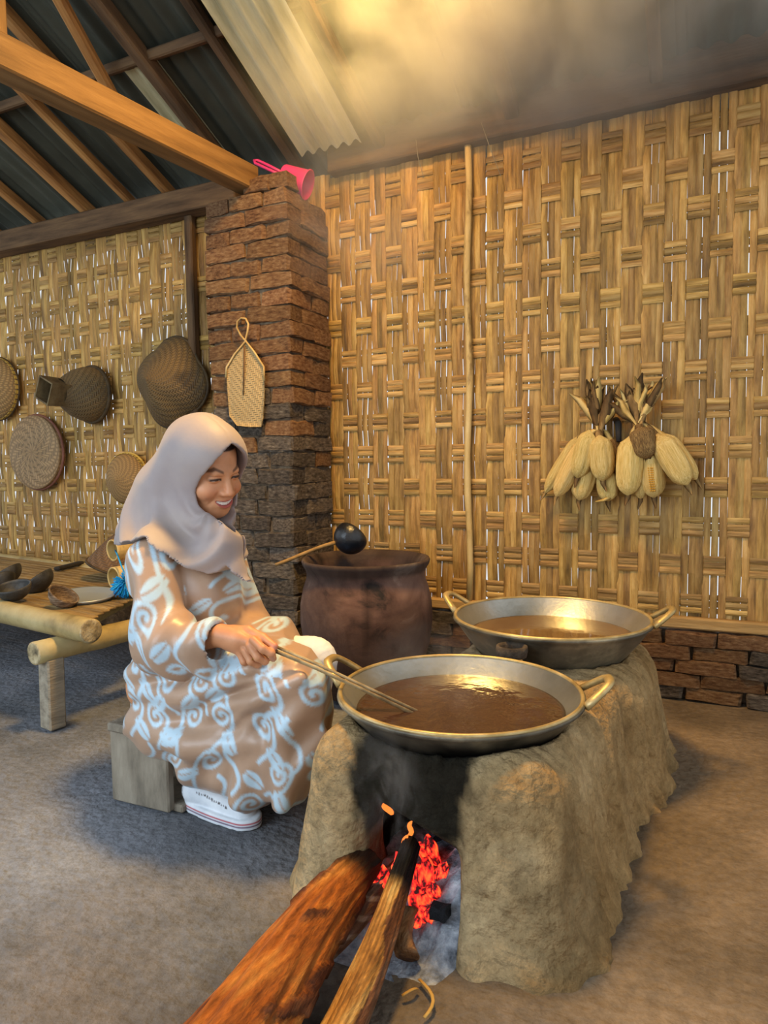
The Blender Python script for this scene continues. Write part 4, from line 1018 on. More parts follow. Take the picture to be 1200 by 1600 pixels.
# ================================================================== THE COOK ON HER STOOL
M_stool = nmat('stool_wood', [rgb('#5d564b'), rgb('#857b6b'), rgb('#9b9180')], scale=6, stretch=(3, 3, 1), rough=0.85, bump=0.4, rand=0.1)
def stool():
    o = empty('wooden_stool', (-1.28, 1.42, 0), 'low grey plank stool under the seated person', 'stool')
    for y, n in ((1.252, 'side_board'), (1.60, 'side_board')):
        me = box_mesh(n, 0.185, 0.024, 0.185, M_stool, 0.004); put(n, me, (-1.281, y, 0.0985), (0, 0, 0.03), parent=o)
    put('seat_board', box_mesh('seat_board', 0.175, 0.40, 0.022, M_stool, 0.004), (-1.281, 1.425, 0.203), parent=o)
    put('foot_board', box_mesh('foot_board', 0.20, 0.33, 0.02, M_stool, 0.004), (-1.262, 1.426, 0.012), parent=o)
stool()
PERSON = empty('person', (-1.2, 1.42, 0), 'smiling person in grey headscarf and patterned beige dress stirring the front wok', 'person')
YM = 1.415
def poly_sd(U, Vv, pts):
    P = np.asarray(pts); n = len(P); d = np.full(U.shape, 1e9, np.float32); s = np.ones(U.shape, np.float32)
    for i in range(n):
        a = P[i]; b = P[i-1]; e = b-a; wx = U-a[0]; wy = Vv-a[1]
        t = np.clip((wx*e[0]+wy*e[1])/(e@e), 0, 1); d = np.minimum(d, (wx-e[0]*t)**2+(wy-e[1]*t)**2)
        c1 = Vv >= a[1]; c2 = Vv < b[1]; c3 = e[0]*wy > e[1]*wx
        s = np.where((c1 & c2 & c3) | (~c1 & ~c2 & ~c3), -s, s)
    return s*np.sqrt(d)
YS = 1.27
SK = [tuple(W(x, y, YS)[[0, 2]]) for x, y in [(207, 1040), (206, 1090), (204, 1140), (232, 1168), (285, 1212), (345, 1243), (415, 1266), (468, 1254), (500, 1190), (509, 1120), (505, 1065), (478, 1025), (430, 1006), (350, 1003), (262, 985)]]
KNR = W(478, 1040, 1.27); HIPB = W(212, 1120, 1.30)
def skirt_fn(X, Y, Z):
    Xs = X+0.42*np.maximum(Y-1.27, 0)+1.3*np.maximum(Y-1.415, 0)*np.clip((X+1.05)/0.15, 0, 1)
    Zs = Z+0.60*np.maximum(Y-1.335, 0)*np.clip((X+1.02)/0.12, 0, 1)
    d2 = poly_sd(Xs, Zs, SK); r = 0.075; yc, hy = 1.395, 0.185
    q = np.abs(Y-yc)-hy
    d = np.sqrt(np.maximum(d2+r, 0)**2+np.maximum(q+r, 0)**2)-r+np.minimum(np.maximum(d2+r, q+r), 0)
    # hollows and drapes
    rk = np.sqrt((X-KNR[0])**2+(Z-KNR[2]+0.02)**2); ang = np.arctan2(Z-KNR[2], X-KNR[0])
    near = np.clip((1.36-Y)/0.06, 0, 1)
    lap = np.clip((KNR[0]-0.02-X)/0.12, 0, 1)*np.clip((0.44-Z)/0.05, 0, 1)
    f1 = np.sin(ang*17+5*rk+2.5*np.sin(rk*9))+0.5*np.sin(ang*31-6*rk)
    d = d+0.0085*lap*near*f1*np.clip(rk/0.2, 0.2, 1.2)
    sh = np.clip((X-(KNR[0]-0.24))/0.1, 0, 1)*np.clip((0.37-Z)/0.08, 0, 1)
    d = d+0.0095*sh*near*np.sin(X*62-Z*24+2.2*np.sin(Z*11))+0.004*sh*np.sin(Y*70+Z*10)
    d = d+0.003*wav(X, Y, Z, 33)
    # the long fold hanging below the thigh
    t0 = W(215, 1128, 1.235); t1 = W(300, 1165, 1.205); t2 = W(400, 1160, 1.215)
    fold = np.minimum(sd_cone(X, Y, Z, t0, t1, 0.030, 0.036), sd_cone(X, Y, Z, t1, t2, 0.036, 0.018))
    d = smin(d, fold, 0.022)
    t0 = W(213, 1080, 1.225); t1 = W(290, 1088, 1.205); t2 = W(390, 1045, 1.215)
    d = smin(d, np.minimum(sd_cone(X, Y, Z, t0, t1, 0.02, 0.026), sd_cone(X, Y, Z, t1, t2, 0.026, 0.016)), 0.022)
    t0 = W(330, 1110, 1.215); t1 = W(400, 1095, 1.205); t2 = W(470, 1060, 1.225)
    d = smin(d, np.minimum(sd_cone(X, Y, Z, t0, t1, 0.012, 0.018), sd_cone(X, Y, Z, t1, t2, 0.018, 0.014)), 0.022)
    for (xa, ya, xb, yb) in ((395, 1120, 372, 1250), (440, 1095, 440, 1255)):
        d = smin(d, sd_cone(X, Y, Z, W(xa, ya, 1.225), W(xb, yb, 1.210), 0.010, 0.022), 0.024)
    return d
PEL = W(283, 1075, YM); CHE = W(292, 915, YM); NEC = W(305, 835, YM)
SHR = W(243, 872, 1.285); SHL = W(344, 868, 1.53)
def torso_fn(X, Y, Z):
    d = sd_cone(X, Y, Z, PEL, CHE, 0.128, 0.098, (1.0, 1.10, 1.0))
    d = smin(d, sd_cone(X, Y, Z, SHR, CHE+np.array([0.0, 0, 0.045]), 0.058, 0.085), 0.07)
    d = smin(d, sd_cone(X, Y, Z, SHL, CHE+np.array([0.0, 0, 0.045]), 0.052, 0.085), 0.07)
    d = smin(d, sd_cone(X, Y, Z, CHE+np.array([0, 0, .05]), NEC, 0.08, 0.06), 0.05)
    d = smin(d, sd_ell(X, Y, Z, W(322, 935, 1.37), (0.075, 0.08, 0.085)), 0.09)
    d = smin(d, sd_ell(X, Y, Z, W(338, 930, 1.48), (0.07, 0.07, 0.08)), 0.09)
    return d
ELB = W(258, 1008, 1.212); CUF = W(340, 1003, 1.205)
def sleeve_fn(X, Y, Z):
    s1 = sd_cone(X, Y, Z, SHR+np.array([0, -.012, -.01]), ELB, 0.064, 0.064); s2 = sd_cone(X, Y, Z, ELB, CUF, 0.064, 0.048)
    d = smin(s1, s2, 0.03)
    d = smin(d, sd_cone(X, Y, Z, W(285, 1032, 1.21), W(330, 1037, 1.21), 0.035, 0.03), 0.03)      # loose under side
    ax = (X-ELB[0])*0.95+(Z-ELB[2])*0.3
    d = d+0.0085*np.sin(ax*58+2.2*np.sin(Z*19)+X*10)*np.clip((0.64-Z)/0.1, 0, 1)+0.003*wav(X, Y, Z, 44, 1.0)
    # open cuff
    cd = np.array([CUF[0]-ELB[0], CUF[1]-ELB[1], CUF[2]-ELB[2]]); cd /= np.linalg.norm(cd)
    cut = (X-CUF[0]-cd[0]*0.008)*cd[0]+(Y-CUF[1])*cd[1]+(Z-CUF[2])*cd[2]
    d = np.maximum(d, cut)
    inn = sd_cone(X, Y, Z, CUF-cd*0.045, CUF+cd*0.06, 0.036, 0.043)
    return np.maximum(d, -inn)
SLL = W(400, 985, 1.60)
def dress_fn(X, Y, Z):
    t = torso_fn(X, Y, Z)+0.004*np.sin(Y*60+X*25+6*Z)*np.clip((0.66-Z)/0.1, 0, 1)
    d = smin(t, skirt_fn(X, Y, Z), 0.04)
    left = smin(sd_cone(X, Y, Z, SHL, W(395, 985, 1.60), 0.06, 0.055), sd_cone(X, Y, Z, W(395, 985, 1.60), W(420, 1005, 1.50), 0.055, 0.04), 0.03)
    d = smin(d, left, 0.03)
    return smin(d, sleeve_fn(X, Y, Z), 0.008)
M_dress = nmat('dress_satin', [rgb('#e2e2e2'), rgb('#ffffff')], scale=6, rough=0.36, bump=0.08, fine=120, bdist=0.003, vcol='Col', spec=0.5, sheen=0.1)
def motif_mask(u, v, seed=4, cell=0.096):
    """printed vines: curls, stems and leaves"""
    rs = np.random.RandomState(seed); m = np.full(u.shape, 1.0)
    u0, u1, v0, v1 = u.min(), u.max(), v.min(), v.max()
    for i in range(int((u1-u0)/cell)+3):
        for j in range(int((v1-v0)/cell)+3):
            cx = u0+cell*(i-0.5+0.5*(j % 2))+rs.uniform(-.012, .012); cy = v0+cell*(j-0.5)+rs.uniform(-.012, .012)
            rot = rs.uniform(-0.55, 0.55); mir = rs.choice([-1, 1]); kind = rs.randint(3)
            sel = np.where((np.abs(u-cx) < 0.13) & (np.abs(v-cy) < 0.13))[0]
            if len(sel) == 0: continue
            a = (u[sel]-cx)*mir; b = v[sel]-cy; c, s = math.cos(rot), math.sin(rot)
            x = a*c-b*s; y = a*s+b*c
            th = np.linspace(0, 1.42*2*math.pi, 34); rr = 0.003+0.0270*(th/th[-1])**0.8
            px = rr*np.cos(th); py = rr*np.sin(th)+0.020
            k0 = px[-1]; tail = np.linspace(0, 1, 26); tx = k0-0.010*np.sin(tail*4.5)+0.018*tail; ty = py[-1]-0.095*tail
            PX = np.concatenate([px, tx]); PY = np.concatenate([py, ty])
            if kind == 2:
                tt = np.linspace(-1, 1, 44); PX = 0.024*np.sin(tt*2.7)+0.02; PY = 0.062*tt
            d = np.sqrt(np.min((x[:, None]-PX)**2+(y[:, None]-PY)**2, 1))-0.0052
            lx = (x+0.038)*0.8+(y+0.030)*0.6; ly = -(x+0.038)*0.6+(y+0.030)*0.8
            wl = 0.0165*(1-0.55*np.clip(lx/0.03, -1, 1)**2)+1e-4
            leafd = np.maximum(np.abs(ly)-wl, np.abs(lx)-0.030)
            leafd = np.maximum(leafd, 0.0018-np.abs(ly-0.001-2.0*lx*lx))
            m[sel] = np.minimum(m[sel], np.minimum(d, leafd))
    return m
def dress():
    V, F = snets(dress_fn, (-1.56, 1.09, 0.02), (-0.70, 1.70, 0.74), 0.0046)
    o = mk('dress', V, F, M_dress, PERSON, label='long beige satin dress printed with pale blue curling vines')
    x, y, z = V.T
    u = x+0.35*(y-1.3)+0.02*np.sin(z*18); v = z+0.25*np.abs(y-1.3)*(z > 0.4)+0.02*np.sin(x*15)
    slv = sleeve_fn(x, y, z) < 0.004
    u = np.where(slv, u+0.37+0.4*(z-.5), u); v = np.where(slv, v*0.9+x*0.3+0.7, v)
    m = motif_mask(u, v)
    k = np.clip(0.5-m/0.004, 0, 1)[:, None]
    base = np.array(rgb('#b7957a')[:3]); li = np.array(rgb('#c3dcea')[:3])
    vcolor(o, base*(1-k)+li*k)
dress()
# ---- left knee in white trousers
M_white = nmat('white_cotton', [rgb('#cfd2d8'), rgb('#e8e9ec'), rgb('#f2f2f2')], scale=7, rough=0.85, bump=0.15, fine=60)
def trousers():
    K = W(488, 1034, 1.50); Hh = np.array([-1.25, 1.50, 0.35]); An = W(478, 1150, 1.53)
    def fn(X, Y, Z):
        d = smin(sd_cone(X, Y, Z, Hh, K, 0.075, 0.058), sd_cone(X, Y, Z, K, (An[0], An[1], 0.10), 0.058, 0.05), 0.03)
        ang = np.arctan2(Z-K[2], X-K[0]); return d+0.0009*np.sin(ang*19+Y*20)*np.clip((X-K[0]+0.07)/0.05, 0, 1)
    V, F = snets(fn, (-1.36, 1.38, 0.03), (-0.74, 1.66, 0.50), 0.007); mk('trousers', V, F, M_white, PERSON, label='white trouser knee showing beyond the dress')
trousers()

# ---- head, neck and hands: the body
_c = np.array([0.978, -0.207, 0.0]); _pd = math.radians(17)
HF = np.array([_c[0]*math.cos(_pd), _c[1]*math.cos(_pd), -math.sin(_pd)])
_l = np.array([0.207, 0.978, 0.0]); _u = np.cross(HF, _l); _rr = math.radians(7)
HL = _l*math.cos(_rr)+_u*math.sin(_rr); HU = np.cross(HF, HL)
EYE = W(353, 747, 1.393); HC = EYE-0.082*HF
def toh(X, Y, Z):
    dx, dy, dz = X-HC[0], Y-HC[1], Z-HC[2]
    return (dx*HF[0]+dy*HF[1]+dz*HF[2], dx*HL[0]+dy*HL[1]+dz*HL[2], dx*HU[0]+dy*HU[1]+dz*HU[2])
def smile(b): return -0.0655+9.5*b*b
def head_fn(X, Y, Z):
    a, b, c = toh(X, Y, Z); ab = np.abs(b)
    d = sd_ell(a, b, c, (-0.012, 0, 0.032), (0.096, 0.074, 0.090))
    d = smin(d, sd_ell(a, b, c, (0.026, 0, -0.030), (0.062, 0.062, 0.080)), 0.02)
    d = smin(d, sd_ell(a, b, c, (0.050, 0, -0.090), (0.034, 0.032, 0.026)), 0.028)
    d = smin(d, sd_ell(a, ab, c, (0.056, 0.040, -0.034), (0.028, 0.024, 0.022)), 0.016)
    d = smin(d, sd_cone(a, b, c, (0.077, -0.030, 0.016), (0.077, 0.030, 0.016), 0.010, 0.010), 0.016)
    # eye hollows, lids
    d = smax(d, -sd_ell(a, ab, c, (0.099, 0.031, -0.001), (0.020, 0.016, 0.0085)), 0.010)
    d = smin(d, sd_ell(a, ab, c, (0.070, 0.031, -0.001), (0.0165, 0.0165, 0.0105)), 0.004)
    # nose
    n = sd_cone(a, b, c, (0.084, 0, 0.008), (0.101, 0, -0.033), 0.006, 0.0105)
    n = smin(n, sd_ell(a, ab, c, (0.092, 0.0115, -0.037), (0.011, 0.0085, 0.0075)), 0.006)
    d = smin(d, n, 0.008)
    # smile: muzzle, lips, open mouth with teeth, creases
    d = smin(d, sd_ell(a, b, c, (0.060, 0, -0.066), (0.030, 0.034, 0.022)), 0.012)
    t = c-smile(b); inm = np.clip((0.0275-ab)/0.006, 0, 1)
    w = np.sqrt(np.clip(1-(b/0.029)**2, 0, 1))
    lips = 0.0032*(np.exp(-((t-0.0078*w)/0.0028)**2)+1.15*np.exp(-((t+0.0105*w)/0.0034)**2))
    gap = 0.0042*np.exp(-((t+0.001)/(0.0058*w+0.0008))**4)
    d = d-(lips-gap)*inm*(a > 0.03)
    cr = np.exp(-((ab-0.026-0.30*np.maximum(-0.035-c, 0))/0.0035)**2)*np.clip((-0.030-c)/0.008, 0, 1)*np.clip((c+0.078)/0.01, 0, 1)
    d = d+0.0022*cr*(a > 0.03)
    # neck
    nk = sd_cone(a, b, c, (-0.012, 0, -0.06), (-0.045, 0, -0.19), 0.052, 0.055)
    return smin(d, nk, 0.02)
WR = W(346, 993, 1.208)
def HP(px, py, dy): return W(px, py, 1.212+dy)
FING = [[(396, 1000, -.014), (411, 1014, -.020), (424, 1021, -.012), (427, 1029, .004)],
        [(391, 1009, -.016), (403, 1027, -.020), (414, 1033, -.008), (413, 1027, .010)],
        [(383, 1016, -.014), (392, 1033, -.017), (402, 1038, -.004), (402, 1030, .013)],
        [(374, 1019, -.008), (381, 1034, -.010), (390, 1037, .003), (391, 1029, .015)]]
THU = [(366, 986, .010), (388, 986, .012), (411, 997, .006), (429, 1010, .000)]
def chain(X, Y, Z, pts, r0, r1, k=0.003):
    P = [HP(*p) for p in pts]; n = len(P)-1; d = None
    for i in range(n):
        a = sd_cone(X, Y, Z, P[i], P[i+1], r0+(r1-r0)*i/n+(0.0006 if i else 0), r0+(r1-r0)*(i+1)/n)
        d = a if d is None else smin(d, a, k)
    return d
def hand_fn(X, Y, Z):
    d = sd_cone(X, Y, Z, ELB, WR, 0.036, 0.0225)
    d = smin(d, sd_cone(X, Y, Z, WR, HP(372, 1000, -.002), 0.0225, 0.024), 0.015)
    palm = smin(sd_cone(X, Y, Z, HP(362, 994, 0), HP(392, 1004, -.006), 0.021, 0.0135), sd_cone(X, Y, Z, HP(362, 1004, 0), HP(377, 1017, -.004), 0.02, 0.0125), 0.012)
    d = smin(d, palm, 0.012)
    for i, f in enumerate(FING): d = smin(d, chain(X, Y, Z, f, (0.0100, 0.0102, 0.0096, 0.0086)[i], (0.0074, 0.0075, 0.0072, 0.0064)[i]), 0.0035)
    d = smin(d, chain(X, Y, Z, THU, 0.0135, 0.0078, 0.006), 0.006)
    return d
M_skin = nmat('skin', [rgb('#e6e0da'), rgb('#ffffff')], scale=22, rough=0.46, bump=0.05, fine=220, bdist=0.001, vcol='Col', spec=0.35)
_b = M_skin.node_tree.nodes['Principled BSDF']; _b.inputs['Subsurface Weight'].default_value = 0.08; _b.inputs['Subsurface Radius'].default_value = (0.01, 0.004, 0.002); _b.inputs['Subsurface Scale'].default_value = 0.5
def body():
    lo = HC-np.array([.14, .14, .22]); hi = HC+np.array([.15, .14, .15])
    V1, F1 = snets(head_fn, lo, hi, 0.0021)
    V2, F2 = snets(hand_fn, np.minimum(ELB, WR)-np.array([.05, .05, .06]), HP(432, 990, 0)+np.array([.03, .05, .06]), 0.0022)
    def trunk(X, Y, Z):
        d = torso_fn(X, Y, Z)+0.022
        for s, hp in ((-1, 1.33), (1, 1.50)):
            kn = KNR if s < 0 else W(492, 1030, 1.53); kn = np.array([kn[0]-0.045, hp, kn[2]-0.05])
            an = np.array([-1.15 if s < 0 else -1.02, hp+0.0, 0.09])
            d = smin(d, sd_cone(X, Y, Z, (-1.30, hp, 0.29), kn, 0.075, 0.045), 0.03)
            d = smin(d, sd_cone(X, Y, Z, kn, an, 0.045, 0.028), 0.02)
        d = smin(d, sd_cone(X, Y, Z, SHR+np.array([0, 0, -.01]), ELB, 0.038, 0.034), 0.02)
        d = smin(d, sd_cone(X, Y, Z, SHL, W(395, 985, 1.60), 0.038, 0.034), 0.02)
        return smin(d, sd_cone(X, Y, Z, W(395, 985, 1.60), W(418, 1006, 1.50), 0.032, 0.024), 0.02)
    V3, F3 = snets(trunk, (-1.5, 1.16, 0.03), (-0.74, 1.72, 0.80), 0.013)
    V = np.concatenate([V1, V2, V3]); F = np.concatenate([F1, F2+len(V1), F3+len(V1)+len(V2)])
    o = mk('body', V, F, M_skin, PERSON, label='smiling face and hand with light brown skin')
    skin = np.array(rgb('#d89a70')[:3]); n = len(V1)
    C = np.tile(skin, (len(V), 1))
    a, b, c = toh(*V1.T); ab = np.abs(b); fr = a > 0.03
    def blend(mask, col, k=1.0):
        mk_ = (np.clip(mask, 0, 1)*k*fr)[:, None]; C[:n] = C[:n]*(1-mk_)+np.array(col)*mk_
    blend(np.exp(-((ab-0.040)/0.018)**2-((c+0.036)/0.018)**2), rgb('#d0805e')[:3], 0.55)
    blend(np.exp(-(b/0.012)**2-((c+0.034)/0.014)**2), rgb('#d98f68')[:3], 0.5)
    # brows
    bc = 0.0175+0.010*np.clip((ab-0.014)/0.02, 0, 1)-0.010*np.clip((ab-0.036)/0.014, 0, 1)
    blend(np.clip((0.0052-np.abs(c-bc))/0.003, 0, 1)*np.clip((ab-0.012)/0.004, 0, 1)*np.clip((0.053-ab)/0.006, 0, 1), rgb('#4b2c1e')[:3], 0.8)
    # narrowed smiling eyes: dark curved slit with lashes
    ec = -0.0025-9.0*(ab-0.031)**2+0.0035
    blend(np.clip((0.0042-np.abs(c-ec+0.0005))/0.0018, 0, 1)*np.clip((0.0172-np.abs(ab-0.031))/0.003, 0, 1), rgb('#1c100c')[:3], 0.95)
    blend(np.clip((0.0012-np.abs(c-ec+0.0028))/0.001, 0, 1)*np.clip((0.0125-np.abs(ab-0.031))/0.003, 0, 1)*(np.abs(ab-0.031) > 0.0055), rgb('#cfc2b8')[:3], 0.7)
    blend(np.clip((0.002-np.abs(c-ec-0.0085))/0.002, 0, 1)*np.clip((0.017-np.abs(ab-0.031))/0.004, 0, 1), rgb('#8a5138')[:3], 0.45)
    # lips and teeth
    t = c-smile(b); w = np.sqrt(np.clip(1-(b/0.0285)**2, 0, 1)); inm = (ab < 0.0285)
    blend(np.clip((0.0115*w-np.abs(t+0.0015))/0.0015, 0, 1)*inm*np.clip((0.0145*w-np.abs(t+0.0015))/0.001, 0, 1), rgb('#b2504e')[:3], 0.9)
    tm = np.clip((0.0052*w-np.abs(t-0.0005))/0.0012, 0, 1)*(ab < 0.0245)
    blend(tm, rgb('#f4efe8')[:3], 1.0)
    blend(tm*(np.abs(((b/0.0072)+0.5) % 1-0.5) < 0.05), rgb('#b8a89a')[:3], 0.6)
    blend(np.clip((-t-0.0042*w)/0.001, 0, 1)*np.clip((t+0.0068*w)/0.001, 0, 1)*(ab < 0.025), rgb('#6e2428')[:3], 0.9)
    # under-scarf at the forehead
    us = np.clip((c-0.066)/0.003, 0, 1); C[:n] = C[:n]*(1-us[:, None])+np.array(rgb('#3a2a26')[:3])*us[:, None]
    m2 = len(V2); C[n:n+m2] = np.array(rgb('#d3946a')[:3])
    tp = HP(430, 1011, 0); dd = np.linalg.norm(V2-tp, axis=1); q = np.clip((0.012-dd)/0.005, 0, 1)[:, None]; C[n:n+m2] = C[n:n+m2]*(1-0.5*q)+np.array(rgb('#d88070')[:3])*0.5*q
    vcolor(o, C)
    lathe('finger_ring', [(0.0088, -0.0012), (0.0098, -0.0012), (0.0098, 0.0012), (0.0088, 0.0012), (0.0088, -0.0012)], plain('gold', rgb('#c99a45'), 0.3, 1.0), frame(HP(399, 1026.5, -.0195)*1.0, HP(414, 1033, -.008)-HP(391, 1009, -.016)), PERSON, 20)
body()

# ---- headscarf
HEMX = [(-1.52, 0.640), (-1.46, 0.655), (-1.40, 0.672)]
hm = [W(193, 852, 1.44), W(215, 846, 1.33), W(243, 838, 1.27), W(268, 862, 1.27), W(290, 889, 1.28), W(318, 900, 1.30), W(335, 893, 1.31), (W(346, 884, 1.32)), W(360, 892, 1.34), W(376, 904, 1.36), W(392, 914, 1.37)]
HX = np.array([p[0] for p in hm]); HZ = np.array([p[2] for p in hm])
_o = np.argsort(HX); HX, HZ = HX[_o], HZ[_o]
CHN = W(330, 800, 1.36)
WC_, WW_ = np.array([-0.125, -0.112, -0.095, -0.07, -0.03, 0.01, 0.035, 0.06, 0.080, 0.095]), np.array([0.006, 0.030, 0.047, 0.060, 0.066, 0.064, 0.057, 0.043, 0.022, -0.002])
def hijab_fn(X, Y, Z):
    a, b, c = toh(X, Y, Z)
    hd = sd_ell(a, b, c, (-0.022, 0, 0.030), (0.120, 0.092, 0.110))
    hd = smin(hd, sd_ell(a, b, c, (0.032, 0, 0.042), (0.084, 0.078, 0.080)), 0.03)              # visor over the brow
    hd = smin(hd, sd_ell(a, b, c, (0.016, 0, -0.040), (0.070, 0.078, 0.085)), 0.03)             # along the cheeks
    hd = smin(hd, sd_ell(a, b, c, (-0.055, 0, -0.02), (0.085, 0.085, 0.09)), 0.04)              # gathered hair behind
    nk = sd_cone(a, b, c, (0.012, 0, -0.090), (-0.02, 0, -0.165), 0.060, 0.080)
    hd = smin(hd, nk, 0.04)
    to = torso_fn(X, Y, Z)-0.018
    bk = sd_cone(X, Y, Z, W(262, 770, 1.43), W(236, 835, 1.40), 0.085, 0.085, (1, 1.2, 1))
    d = smin(smin(hd, to, 0.08), bk, 0.08)
    tail = sd_cone(X, Y, Z, W(340, 835, 1.37), W(374, 955, 1.375), 0.055, 0.046)
    d = smin(d, tail, 0.05)
    # long sweeping folds round the chin and down the breast
    rr = np.sqrt((X-CHN[0])**2+(Z-CHN[2])**2); ang = np.arctan2(-(X-CHN[0])*0.5+(Z-CHN[2])*-0.87+0.0, -(X-CHN[0])*0.87+(Z-CHN[2])*0.5)
    low = np.clip((CHN[2]+0.09-Z)/0.16, 0, 1)**1.2
    ph = rr*62+1.1*np.sin(ang*1.5+0.6)+ang*2.2
    d = d+low*(0.0068*np.sin(ph)+0.0026*np.sin(ph*1.9+1.0+3*ang))
    back = np.clip((-a+0.03)/0.06, 0, 1)
    d = d+0.0028*back*np.sin(c*22-a*55+1.0)*(1-low)
    hz = np.interp(X, HX, HZ)+0.0025*np.sin(X*60); d = np.maximum(d, hz-Z)
    ww = np.interp(c, WC_, WW_)
    op = np.maximum((np.abs(b)-ww)*0.85, 0.0-a)
    d = smax(d, -op, 0.007)
    inner = sd_ell(a, b, c, (-0.012, 0, 0.032), (0.102, 0.080, 0.096))
    inner = smin(inner, sd_ell(a, b, c, (0.026, 0, -0.030), (0.068, 0.068, 0.086)), 0.02)
    inner = smin(inner, sd_ell(a, b, c, (0.050, 0, -0.088), (0.038, 0.036, 0.028)), 0.02)
    inner = smin(inner, sd_ell(a, b, c, (0.05, 0, 0.03), (0.058, 0.064, 0.072)), 0.01)
    return np.maximum(d, -np.maximum(inner, -0.01-a))
M_hij = nmat('headscarf_cloth', [rgb('#8d8284'), rgb('#9c8f8c'), rgb('#a8998f')], scale=3, rough=0.55, bump=0.12, fine=160, bdist=0.002, spec=0.35, sheen=0.15)
def hijab():
    V, F = snets(hijab_fn, (-1.56, 1.16, 0.54), (-0.90, 1.68, 1.05), 0.0040)
    mk('headscarf', V, F, M_hij, PERSON, label='smooth taupe grey headscarf draped over the shoulders')
hijab()

# ---- shoes
M_shoe = nmat('shoe_canvas', [rgb('#e4e8ec'), rgb('#ffffff')], scale=20, rough=0.7, bump=0.1, vcol='Col')
def shoe(hx, y, L=0.245):
    def fn(X, Y, Z):
        x = (X-hx)/L; w = 0.030+0.012*np.sin(np.clip(x, 0, 1)*math.pi*0.9+0.25)
        sole = np.maximum(np.maximum(np.sqrt(np.maximum(np.abs(X-hx-L/2)-L/2+0.042, 0)**2+np.maximum(np.abs(Y-y)-w+0.036, 0)**2)-0.038, np.abs(Z-0.014)-0.012), -1)
        up = sd_cone(X, Y, Z, (hx+0.036, y, 0.046), (hx+L-0.05, y, 0.030), 0.033, 0.026, (1, 1.1, 1))
        up = smin(up, sd_cone(X, Y, Z, (hx+0.04, y, 0.05), (hx+0.05, y, 0.085), 0.034, 0.032), 0.03)
        up = np.maximum(up, 0.012-Z)
        up = np.maximum(up, Z-0.085+0.12*np.maximum(X-hx-0.05, 0))
        d = smin(sole, up, 0.004)
        return d
    V, F = snets(fn, (hx-0.03, y-0.06, -0.004), (hx+L+0.03, y+0.06, 0.11), 0.0034)
    x, yy, z = V.T.copy(); _q = math.radians(-8); V = np.stack([hx+(x-hx)*math.cos(_q)-(yy-y)*math.sin(_q), y+(x-hx)*math.sin(_q)+(yy-y)*math.cos(_q), z], 1)
    o = mk('shoe', V, F, M_shoe, PERSON, label='white canvas shoe with a red line round the sole')
    C = np.tile(np.array([0.80, 0.83, 0.86]), (len(V), 1))
    C[(z > 0.0165) & (z < 0.0215)] = (0.55, 0.03, 0.05)
    C[(z > 0.0095) & (z < 0.0118)] = (0.12, 0.03, 0.10)
    st = (np.abs(z-(0.06-0.16*(x-hx-0.06))) < 0.0022) & (np.abs(((x/0.006) % 1)-0.5) < 0.28) & (z > 0.03) & (x > hx+0.07) & (x < hx+0.17)
    st |= (np.abs(x-(hx+0.012+0.25*(0.085-z))) < 0.0022) & (np.abs(((z/0.006) % 1)-0.5) < 0.3) & (z > 0.03)
    C[st] = (0.10, 0.08, 0.08)
    vcolor(o, C)
shoe(-1.190, 1.318); shoe(-1.00, 1.52)

# ---- stirring sticks
M_rod = nmat('skewer', [rgb('#6e5a3c'), rgb('#a58c62'), rgb('#c0a87c')], scale=12, stretch=(2, 2, 2), rough=0.5, bump=0.1, rand=0.1)
for i, (dy, dz, lab) in enumerate([(0, 0.011, 'topmost of the three stirring sticks in the hand'), (-0.008, 0.000, 'middle one of the three stirring sticks'), (0.006, -0.011, 'lowest of the three stirring sticks in the hand')]):
    a = HP(398, 1001, -.004)+np.array([0, dy*0.6, dz*0.6]); e = G(652-5*i, 1111+2*i, WC1[2]-0.038)+np.array([0, dy*0.6, 0])
    tube('stirring_stick', [a, a*0.6+e*0.4+np.array([0, 0, .004]), e], [0.0038, 0.0036, 0.0032], M_rod, seg=8, label=lab, cat='stick', group='stirring sticks')

